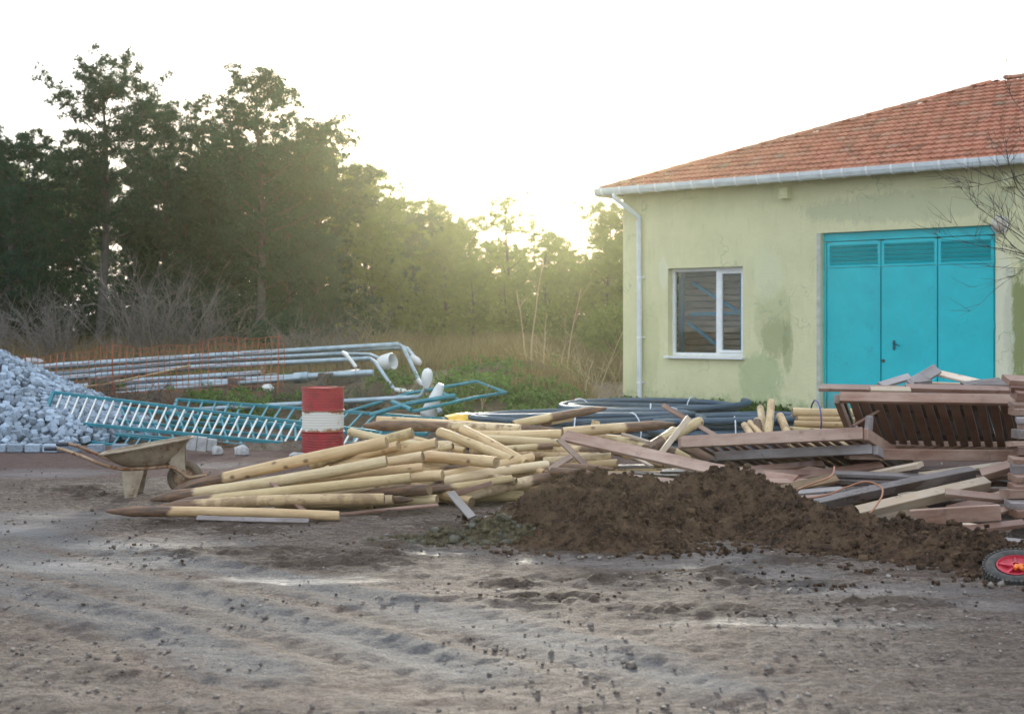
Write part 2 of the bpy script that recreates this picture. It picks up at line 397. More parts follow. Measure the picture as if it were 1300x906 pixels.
for y in ys:
    for x in xs:
        near = (5 < y < 23 and abs(x) < 9)
        wv = tv = rc = mv = 0.; z = hgt(x, y)
        if near:
            for (gx, gy, ax, ay) in WETG:
                q = ((x-gx)/ax)**2+((y-gy)/ay)**2
                if q < 4: wv = max(wv, math.exp(-q*1.1))
            for (gx, gy, ax, ay) in MUDG:
                q = ((x-gx)/ax)**2+((y-gy)/ay)**2
                if q < 4: mv = max(mv, math.exp(-q))
            ds = [seg_d(x, y, pl) for pl in TR]; d0 = min(ds)
            tv = math.exp(-(d0/.34)**2)
            rut = sum(-.011*math.exp(-((d-.0)/.10)**2)+.009*math.exp(-((d-.2)/.06)**2)-.006*math.exp(-((d-.38)/.05)**2) for d in ds)*(.75+.6*fbm(x, y, 12, 3, .8))
            n = fbm(x, y*1.6, 0, 6, 1.1); n2 = fbm(x, y, 5, 4, 7.)
            rough = .020*n+.009*n2 + .012*max(0, fbm(x*.6, y*1.6, 9, 5, 1.7)-.12)
            z += (rough + rut + .010*fbm(x, y, 8, 4, 12.))*(1-.9*wv) - .012*wv + .05*mv*max(0, .25+fbm(x, y*1.5, 17, 5, 6.))
            z *= 1 if y < 19.5 else 1
            rc = sm(15.2, 16.6, y)*(1-sm(19.4, 20.5, y))
        elif y > 19: z += .03*fbm(x, y, 0, 4, .8)
        V.append((x, y, z)); wetA.append(wv); fldA.append(field_mask(x, y)); trA.append(tv); rcA.append(rc); mudA.append(mv)
nx, ny = len(xs), len(ys)
ii = (np.arange(ny-1)[:, None]*nx+np.arange(nx-1)[None, :]).ravel()
Q = np.stack([ii, ii+1, ii+1+nx, ii+nx], 1)
gr = np_mesh('ground', np.array(V), Q, M['ground'], attr={'wet': wetA, 'field': fldA, 'track': trA, 'redclay': rcA, 'mud': mudA}, smooth=True)
tag(gr, kind='structure')

def blob_cloud(pts, sizes, seed=1, flat=.75):
    """many small lumpy stones as one vertex/face set (deformed octahedra/cubes)"""
    r = np.random.RandomState(seed); n = len(pts)
    base = np.array([[-1, -1, -1], [1, -1, -1], [1, 1, -1], [-1, 1, -1], [-1, -1, 1], [1, -1, 1], [1, 1, 1], [-1, 1, 1]], float)*.6
    f = np.array([[0, 3, 2, 1], [4, 5, 6, 7], [0, 1, 5, 4], [1, 2, 6, 5], [2, 3, 7, 6], [3, 0, 4, 7]])
    B = base[None]*(1+r.uniform(-.45, .35, (n, 8, 3)))
    B[:, :, 2] *= flat
    an = r.uniform(0, 2*PI, n); ax = r.uniform(-.9, .9, n)
    c, s = np.cos(an)[:, None], np.sin(an)[:, None]
    x = B[:, :, 0]*c-B[:, :, 1]*s; y = B[:, :, 0]*s+B[:, :, 1]*c; z = B[:, :, 2]
    c, s = np.cos(ax)[:, None], np.sin(ax)[:, None]
    y, z = y*c-z*s, y*s+z*c
    B = np.stack([x, y, z], 2)*np.asarray(sizes)[:, None, None]+np.asarray(pts)[:, None, :]
    Fc = (f[None]+np.arange(n)[:, None, None]*8).reshape(-1, 4)
    return B.reshape(-1, 3), Fc

def ground_z(x, y):   # the near yard is nearly flat
    n = fbm(x, y*1.6, 0, 6, 1.1)
    return hgt(x, y)+.02*n
pts = []; sz = []
for i in range(15000):
    y = 5.5+13*rnd.random()**1.3; x = rnd.uniform(-.40, .40)*y
    if fbm(x*.6, y*1.4, 4, 4, 1.2) < rnd.uniform(-.35, .45): continue
    s = .004+.016*rnd.random()**3.5+(.018 if rnd.random() < .008 else 0)
    pts.append((x, y, ground_z(x, y)+s*.2)); sz.append(s)
v_, f_ = blob_cloud(pts, sz, 3, .6)
tag(np_mesh('gravel', v_, f_, m_simple('gravel_stone', (.27, .23, .20), .8, 0, .5, 14, (.06, .045, .035))), 'loose grit and small stones scattered over the muddy yard', 'gravel', kind='stuff')
# mud crumbs thrown about (patches of darker lumps)
pts = []; sz = []
for (px, py, wx, wy, n) in MUD:
    for i in range(n):
        g = G(px+rnd.gauss(0, .5)*wx, py+rnd.gauss(0, .6)*wy); s = .004+.018*rnd.random()**3.5
        pts.append((g.x, g.y, ground_z(g.x, g.y)+s*.25)); sz.append(s)
v_, f_ = blob_cloud(pts, sz, 5, .6)
tag(np_mesh('mud_crumbs', v_, f_, M['soil']), 'dark crumbs of mud trodden over the open yard', 'mud', kind='stuff')

# ------------------------------------------------------------------ soil heaps
def heap(name, spine, w_near, w_far, label, cat, mat, amp=.05, res=.018, seed=0, nclod=2500, cs=(.006, .032), group=None):
    pts = [P(px, py, D) for px, py, D in spine]
    x0 = min(p.x for p in pts)-.75; x1 = max(p.x for p in pts)+.6; y0 = min(p.y for p in pts)-w_near-.25; y1 = max(p.y for p in pts)+w_far+.3
    def hh(x, y):
        best = -1.
        for a, b in zip(pts, pts[1:]):
            dx, dy = b.x-a.x, b.y-a.y; t = max(0, min(1, ((x-a.x)*dx+(y-a.y)*dy)/(dx*dx+dy*dy)))
            cx, cy, cz = a.x+t*dx, a.y+t*dy, a.z+t*(b.z-a.z)
            ex, ey = x-cx, y-cy; wd = w_near if ey < 0 else w_far
            q = math.hypot(ex/(.5+cz*.7), ey/(wd*(.45+1.15*cz)))
            v = (cz+.03)*max(0, 1-q)**1.05 if q < 1 else -.08*(q-1)
            best = max(best, v)
        e = fbm(x, y, seed, 5, 1.6)*.13
        ridg = abs(fbm(x, y, seed+3, 5, 5.5))
        f2 = abs(fbm(x, y, seed+7, 4, 17.))
        k = sm(-.03, .12, best)
        return best+e*sm(-.02, .25, best)*.8-.028*(1-k)+amp*k*(1.9*ridg+1.0*f2-.35)
    nx = int((x1-x0)/res); ny = int((y1-y0)/res); V = []
    Hm = np.zeros((ny, nx))
    for j in range(ny):
        for i in range(nx):
            x = x0+i*res; y = y0+j*res; z = hh(x, y); Hm[j, i] = z; V.append((x+rnd.uniform(-.3, .3)*res, y+rnd.uniform(-.3, .3)*res, z+rnd.uniform(-.004, .004)))
    ii = (np.arange(ny-1)[:, None]*nx+np.arange(nx-1)[None, :])
    keep = np.maximum(np.maximum(Hm[:-1, :-1], Hm[1:, 1:]), np.maximum(Hm[1:, :-1], Hm[:-1, 1:])) > -.035
    ii = ii[keep]; Q = np.stack([ii, ii+1, ii+1+nx, ii+nx], 1)
    cp = []; csz = []; n = 0
    while n < nclod:
        x = rnd.uniform(x0, x1); y = rnd.uniform(y0, y1); z = Hm[min(ny-1, int((y-y0)/res)), min(nx-1, int((x-x0)/res))]
        if z < -.03: 
            if z < -.085 or rnd.random() > .22: continue
        s = cs[0]+(cs[1]-cs[0])*rnd.random()**2.5+(.03 if rnd.random() < .012 else 0)
        cp.append((x, y, max(z, 0)+s*.3)); csz.append(s); n += 1
    v2, f2 = blob_cloud(cp, csz, seed+1)
    mk = np.concatenate([np.zeros(len(V)), np.repeat((nr.rand(len(cp)) < .13)*nr.uniform(.4, 1, len(cp)), 8)])
    Vn = np.array(V)
    # drop unused verts
    allV = np.vstack([Vn, v2]); allF = np.vstack([Q, f2+len(V)])
    used = np.zeros(len(allV), bool); used[allF.ravel()] = True; idx = np.cumsum(used)-1
    o = np_mesh(name, allV[used], idx[allF], mat, attr={'mark': mk[used]})
    return tag(o, label, cat, group)
heap('soil_heap', [(688, 655, 11.7), (705, 622, 12.0), (740, 598, 12.3), (800, 606, 12.2), (840, 640, 11.8)], 1.1, .7, 'dark brown crumbly soil heap in front of the post pile', 'soil heap', M['soil'], .055, .016, 1, 2600)
heap('soil_heap', [(735, 668, 11.0), (775, 650, 11.0), (800, 668, 10.9)], .55, .6, 'low rounded spill of dark soil running out from the heap onto the wet ground', 'soil heap', M['soil'], .05, .014, 5, 900)
heap('soil_heap', [(835, 635, 11.9), (880, 606, 12.1), (925, 590, 12.2), (985, 629, 11.8), (1050, 657, 11.2), (1130, 662, 10.9), (1195, 676, 10.5), (1265, 694, 10.1)], 1.0, .6, 'long dark soil ridge running along the broken boards towards the wheel', 'soil heap', M['soil'], .055, .017, 2, 4200)
heap('clod_pile', [(588, 680, 11.2), (612, 672, 11.2), (640, 672, 11.2)], .3, .3, 'low pile of greenish grey clods left of the dark soil', 'clods', M['soilgreen'], .07, .014, 9, 620, (.012, .045))

# ------------------------------------------------------------------ wooden posts
def axis_frame(a, b):
    z = (b-a).normalized(); x = Vector((0, 0, 1)).cross(z)
    x = x.normalized() if x.length > 1e-3 else Vector((1, 0, 0)); y = z.cross(x)
    return Matrix((x, y, z)).transposed()
def log_mesh(L, r, tip=None, stain=(0, 0), n=18, seed=0):
    """along local z from -L/2 to L/2; tip 'a' start / 'b' end pointed; stain = stained fraction at each end"""
    rr = random.Random(seed); k = max(8, int(L/.12)); mb = MB(); zs = []
    for i in range(k+1): zs.append((i/k, 1.))
    prof = []
    tl = min(.22, L*.3)/L
    for t, _ in zs:
        s = 1.
        if tip == 'a' and t < tl: s = .22+.78*(t/tl)**.8
        if tip == 'b' and t > 1-tl: s = .22+.78*((1-t)/tl)**.8
        prof.append([t, s])
    if tip != 'a': prof = [[0, .90], [.012/L+.0, 1.]]+prof[1:]
    if tip != 'b': prof = prof[:-1]+[[1-.012/L, 1.], [1, .90]]
    if tip: 
        ex = [tl*f for f in (.25, .5, .75, 1.0)]
        for e in ex:
            t = e if tip == 'a' else 1-e; s = .22+.78*(e/tl)**.8; prof.append([t, s])
    prof.sort(key=lambda q: q[0])
    # remove near-duplicates
    pp = [prof[0]]
    for q in prof[1:]:
        if q[0]-pp[-1][0] > .004/L: pp.append(q)
    bx, by = rr.uniform(-.012, .012)*L, rr.uniform(-.012, .012)*L
    vs = []; at = []
    sd = rr.uniform(0, 50)
    kn = [(rr.random(), rr.uniform(0, 2*PI)) for _ in range(int(L*3.5)+1)]
    for t, s in pp:
        z = (t-.5)*L; ox = bx*math.sin(PI*t); oy = by*math.sin(PI*t); tap = 1.04-.08*t
        for j in range(n):
            a = 2*PI*j/n
            rad = r*s*tap*(1+.045*mn.noise(Vector((math.cos(a)*.9+sd, math.sin(a)*.9, z*2.2))))
            for kt, ka in kn:
                dz = (t-kt)*L/.04; da = math.atan2(math.sin(a-ka), math.cos(a-ka))/.45
                rad += r*.10*math.exp(-dz*dz-da*da)
            if s < .97 and s > .2 and (tip): rad *= 1-.06*math.cos(4*a+sd)     # hewn facets
            vs.append((ox+math.cos(a)*rad, oy+math.sin(a)*rad, z))
            m = 0.
            if stain[0] and t < stain[0]+.03: m = 1-sm(stain[0]-.03, stain[0]+.03, t)
            if stain[1] and t > 1-stain[1]-.03: m = max(m, 1-sm(stain[1]-.03, stain[1]+.03, 1-t))
            at.append(m)
    K = len(pp); fs = []
    for i in range(K-1):
        for j in range(n):
            q = (j+1) % n; fs.append((i*n+j, i*n+q, (i+1)*n+q, (i+1)*n+j))
    mb.add(vs, fs, 0, at)
    mb.add(vs[:n], [tuple(range(n))[::-1]], 1, at[:n]); mb.add(vs[-n:], [tuple(range(n))], 1, at[-n:])
    return mb
NLOG = 0
def post(a, b, r, label, tip=None, stain=(0, 0), group='round wooden posts thrown in a heap', name='wooden_post'):
    global NLOG; NLOG += 1
    a = Vector(a); b = Vector(b)
    for p in (a, b):
        g = hgt(p.x, p.y)+r*.9
        if p.z < g: p.z = g
    r *= .87; L = (b-a).length; mb = log_mesh(L, r, tip, stain, seed=NLOG)
    o = mb.build(name, [M['log'], M['end']], smooth=True, ang=50)
    o.matrix_world = Matrix.Translation((a+b)/2) @ axis_frame(a, b).to_4x4()
    return tag(o, label, 'wooden post', group)
# (x1,y1,D1, x2,y2,D2, radius, tip, stainA, stainB, label)
LOGS = [
 (135, 649, 12.4, 431, 657, 12.35, .052, 'a', .27, 0, 'post lying lowest and nearest on the mud, its pointed left end caked red brown'),
 (196, 645, 12.75, 488, 633, 12.7, .060, 'a', .18, 0, 'pale straight post just above the lowest one, with a chipped flat right end'),
 (210, 641, 13.0, 521, 606, 12.9, .056, 'a', .20, 0, 'smooth post in the middle of the left fan, ending above the dark burnt stub'),
 (191, 634, 13.3, 491, 585, 13.1, .064, 'a', .19, 0, 'thick post with a black charred left point, second from the top of the left fan'),
 (219, 623, 13.7, 491, 561, 13.2, .066, 'a', .26, 0, 'topmost post of the left fan, brown at its low left tip'),
 (330, 621, 13.35, 537, 593, 13.3, .055, None, 0, 0, 'greenish post between the thick charred one and the smooth middle one'),
 (300, 634, 13.2, 520, 612, 13.4, .05, None, .3, 0, 'darker post showing only through the gap in the middle of the left fan'),
 (395, 590, 13.9, 524, 549, 13.7, .063, None, 0, 0, 'post rising behind the top of the left fan with a round sawn end'),
 (420, 588, 14.0, 506, 565, 13.6, .055, None, 0, 0, 'short post end wedged between the top two round ends of the left fan'),
 (425, 592, 13.9, 554, 562, 13.6, .060, None, 0, 0, 'knotty post ending with a brown sawn face in front of the two crossing pale posts'),
 (400, 604, 13.8, 537, 579, 13.5, .062, None, .3, 0, 'post ending just left of the long pale post with the dark ringed face'),
 (430, 612, 13.6, 562, 603, 13.2, .060, None, 0, 0, 'short post with a nearly black round end, on the right side of the left fan'),
 (395, 640, 13.1, 499, 634, 12.95, .054, None, 0, 0, 'post whose round end peeks out behind the chipped lower post'),
 (350, 652, 13.2, 475, 646, 13.1, .05, None, 0, 0, 'pale post pressed under the left fan in deep shade'),
 (455, 638, 13.3, 555, 634, 13.0, .055, None, .2, 0, 'post low on the right of the fan, round end above the thin reddish lath'),
 (500, 612, 13.9, 599, 637, 13.1, .060, None, 0, 0, 'fat yellow post with a dark round end beside the small leaning white lath'),
 (461, 540, 15.3, 662, 546, 15.1, .066, 'a', .55, 0, 'long half brown post along the top of the heap, starting right of the drum'),
 (478, 533, 15.6, 712, 547, 15.4, .050, 'b', 0, .22, 'long slim post along the top with pale left part and red brown right tip'),
 (557, 548, 14.5, 650, 584, 13.9, .056, None, 0, 0, 'left one of the two pale posts slanting down to the right'),
 (587, 545, 14.6, 668, 588, 13.9, .058, None, 0, 0, 'right one of the two pale posts slanting down to the right'),
 (500, 576, 14.3, 630, 587, 13.4, .066, None, 0, 0, 'long pale post pointing at the viewer with a dark ringed round end'),
 (560, 604, 13.6, 677, 580, 14.0, .052, None, 0, 0, 'pale post rising to the right just under the ringed end'),
 (562, 612, 13.5, 696, 590, 13.9, .056, None, 0, 0, 'second pale post rising to the right, its end above the soil heap'),
 (585, 631, 13.5, 716, 602, 13.7, .062, 'b', 0, .35, 'post with a dirty brown right half running to the soil heap'),
 (598, 637, 13.7, 665, 635, 13.7, .062, None, 0, 0, 'grey green post lying on the ground left of the dark soil heap'),
 (590, 552, 15.0, 713, 551, 14.8, .058, None, 0, 0, 'pale level post with a knotty sawn right end, high in the middle of the heap'),
 (600, 557, 14.8, 712, 562, 14.6, .052, None, 0, 0, 'very pale level post directly below the knotty one'),
 (640, 568, 14.9, 772, 572, 14.8, .056, None, .1, .3, 'brownish level post below the very pale one, running behind the long pink plank'),
 (655, 578, 14.6, 762, 579, 14.6, .050, None, 0, 0, 'thin level post in the centre right of the heap behind the crossed laths'),
 (690, 586, 14.3, 776, 580, 14.2, .055, None, 0, 0, 'short fat pale post with a flat end under the long pink plank'),
 (705, 592, 14.3, 784, 588, 14.1, .052, None, 0, 0, 'pale post end just right of and below the short fat one'),
 (697, 591, 13.9, 779, 595, 13.7, .045, 'b', .3, .7, 'red brown post with a sharp point to the right above the soil heap'),
 (700, 598, 13.6, 757, 602, 13.4, .048, 'b', .4, .6, 'small orange brown pointed post lying on the back of the soil heap'),
 (715, 549, 15.0, 858, 538, 15.1, .062, 'b', 0, .45, 'long post with a brown tapered right end, crossing in front of the blue hoses'),
 (652, 539, 15.6, 770, 518, 16.0, .054, 'b', 0, .65, 'brown pointed post propped up at the highest spot of the heap'),
 (686, 538, 15.8, 727, 530, 15.9, .045, None, .3, 0, 'short brown post under the propped up pointed one'),
 (820, 572, 14.6, 856, 548, 15.4, .075, None, .9, 0, 'thick dark brown post standing steeply behind the long pink plank'),
 (838, 560, 15.0, 889, 535, 15.5, .068, None, 0, 0, 'stout yellow post with a round sawn end poking up beside the crossed laths'),
 (735, 556, 15.2, 800, 558, 15.2, .058, None, 0, 0, 'level dull post right behind the upper end of the long pink plank'),
 (765, 556, 15.2, 823, 567, 14.7, .056, None, 0, 0, 'yellow post end facing the viewer under the thick dark brown post'),
 (845, 571, 14.8, 880, 579, 14.6, .06, None, .4, 0, 'stubby brown post at the right foot of the heap by the slatted frames'),
 (752, 552, 15.4, 757, 534, 15.4, .055, None, 0, 0, 'upright stub of a post between two white ties'),
 (505, 594, 14.2, 600, 597, 13.9, .05, None, 0, 0, 'pale post running level just below the ringed one, right of the left fan'),
 (520, 603, 14.2, 640, 606, 14.0, .052, None, 0, 0, 'pale post deep in the middle with both ends covered by others'),
 (540, 618, 14.0, 668, 612, 14.0, .05, None, 0, 0, 'yellowish post showing in the lower middle under the rising pair'),
 (560, 627, 14.1, 700, 618, 14.1, .055, None, .4, 0, 'dull brown post at the bottom of the middle behind the short lath'),
 (520, 566, 14.9, 640, 561, 14.9, .05, None, 0, 0, 'pale post level behind the two slanting ones'),
 (444, 548, 15.2, 540, 566, 14.6, .05, None, 0, 0, 'pale post tip just right of the drum below the long half brown post'),
 (445, 563, 15.6, 500, 566, 15.2, .05, 'a', .8, 0, 'red brown post tip beside the lit white bars right of the drum'),
]
for L in LOGS:
    post(P(*L[0:3]), P(*L[3:6]), L[6], L[10], L[7], (L[8], L[9]))
for q in [
 (470, 585, 14.6, 575, 566, 14.3, .044, None, 0, 0, 'slender pale post crossing behind the round sawn ends of the left fan'),
 (512, 590, 14.0, 585, 612, 13.6, .042, None, 0, 0, 'slender post slanting down right between the left fan and the rising pair'),
 (610, 566, 14.3, 690, 600, 13.8, .042, None, 0, 0, 'slender pale post slanting parallel to and right of the two slanting ones'),
 (600, 574, 14.5, 702, 566, 14.4, .040, None, 0, .2, 'slender post lying level just above the rising pair'),
 (548, 622, 13.3, 650, 607, 13.5, .044, None, .25, 0, 'slender brown ended post low in the middle above the grey green one'),
 (640, 596, 14.0, 742, 606, 13.7, .044, 'b', 0, .5, 'slender post with a brown point dipping into the soil behind the crossed laths'),
 (645, 556, 15.1, 742, 544, 15.3, .042, 'b', 0, .4, 'slender post tilted up right between the two long top posts and the hoses'),
 (770, 570, 14.6, 846, 590, 14.0, .046, None, .3, 0, 'slender post slanting down right under the long pink plank'),
 (505, 552, 15.2, 590, 572, 14.7, .040, None, 0, 0, 'slender pale post slanting down right left of the two slanting ones'),
 (655, 611, 13.5, 590, 600, 13.8, .040, None, 0, 0, 'slender pale post just above the dirty brown one'),
]:
    post(P(*q[0:3]), P(*q[3:6]), q[6], q[10], q[7], (q[8], q[9]))
rf = random.Random(4)
for i in range(16):    # buried ones that carry the heap
    y = rf.uniform(14.0, 15.3); x = rf.uniform(-1.3, .9); z = rf.uniform(.06, .38)*(1 if y > 14.3 else .7); a = rf.uniform(-.35, .35); l = rf.uniform(.7, 1.1)
    post((x-l*math.cos(a), y-l*math.sin(a)*.4, z), (x+l*math.cos(a), y+l*math.sin(a)*.4, z+rf.uniform(-.05, .05)), rf.uniform(.045, .06),
         'dull post buried deep under the others in the middle of the heap', None, (0, .3 if i % 3 == 0 else 0), 'buried posts of the heap')
for i in range(7):
    y = 13.45+.1*i; l = .75; x = -1.35+.05*i; z = .06+.05*i
    post((x-l, y, z*.6), (x+l, y-.05, z), .052, 'dark post under the left fan that the upper posts rest on', None, (.5, .2), 'buried posts of the left fan')
# burnt stubs
post(P(455, 630, 13.4), P(545, 621, 12.95), .062, 'black burnt stub sticking out low on the right of the left fan', None, (0, .99))
post(P(470, 636, 13.1), P(524, 634, 12.95), .045, 'small dark pointed stub under the burnt one', 'b', (0, .99))

# ------------------------------------------------------------------ planks
def plank(a, b, w, t, roll, mat, label, group='broken boards of the timber pile', name='plank', cat='plank', lift=True):
    a = Vector(a); b = Vector(b)
    if lift:
        for p in (a, b): p.z = max(p.z, hgt(p.x, p.y)+t*.5+.004)
    L = (b-a).length; x = (b-a).normalized(); up = Vector((0, 0, 1)); y = up.cross(x)
    y = y.normalized() if y.length > 1e-3 else Vector((0, 1, 0)); z = x.cross(y)
    R = Matrix((x, y, z)).transposed() @ Matrix.Rotation(roll, 3, 'X')
    rr = random.Random(int(a.x*1000)+int(b.y*777)); q = min(.004, t*.2)
    ring = [(w/2-q, t/2), (w/2, t/2-q), (w/2, -t/2+q), (w/2-q, -t/2), (-w/2+q, -t/2), (-w/2, -t/2+q), (-w/2, t/2-q), (-w/2+q, t/2)]
    mb = MB(); vs = []; k = 9; sk1, sk2 = rr.uniform(-.25, .25), rr.uniform(-.25, .25); bow = rr.uniform(-.006, .006)*L; tw = rr.uniform(-.05, .05)
    for i in range(k+1):
        u = i/k; xx = (u-.5)*L
        for (yy, zz) in ring:
            sk = (sk1*(1-u)**8+sk2*u**8)*yy; a_ = tw*(u-.5)
            vs.append((xx+sk, yy*math.cos(a_)-zz*math.sin(a_)+bow*math.sin(PI*u), zz*math.cos(a_)+yy*math.sin(a_)+bow*.5*math.sin(PI*u)))
    fs = [tuple(range(8)), tuple(range(k*8, k*8+8))[::-1]]
    for i in range(k):
        for j in range(8):
            e = (j+1) % 8; fs.append((i*8+j, i*8+8+j, i*8+8+e, i*8+e))
    mb.add(vs, fs)
    o = mb.build(name, M[mat]); o.matrix_world = Matrix.Translation((a+b)/2) @ R.to_4x4()
    return tag(o, label, cat, group)
d = math.radians
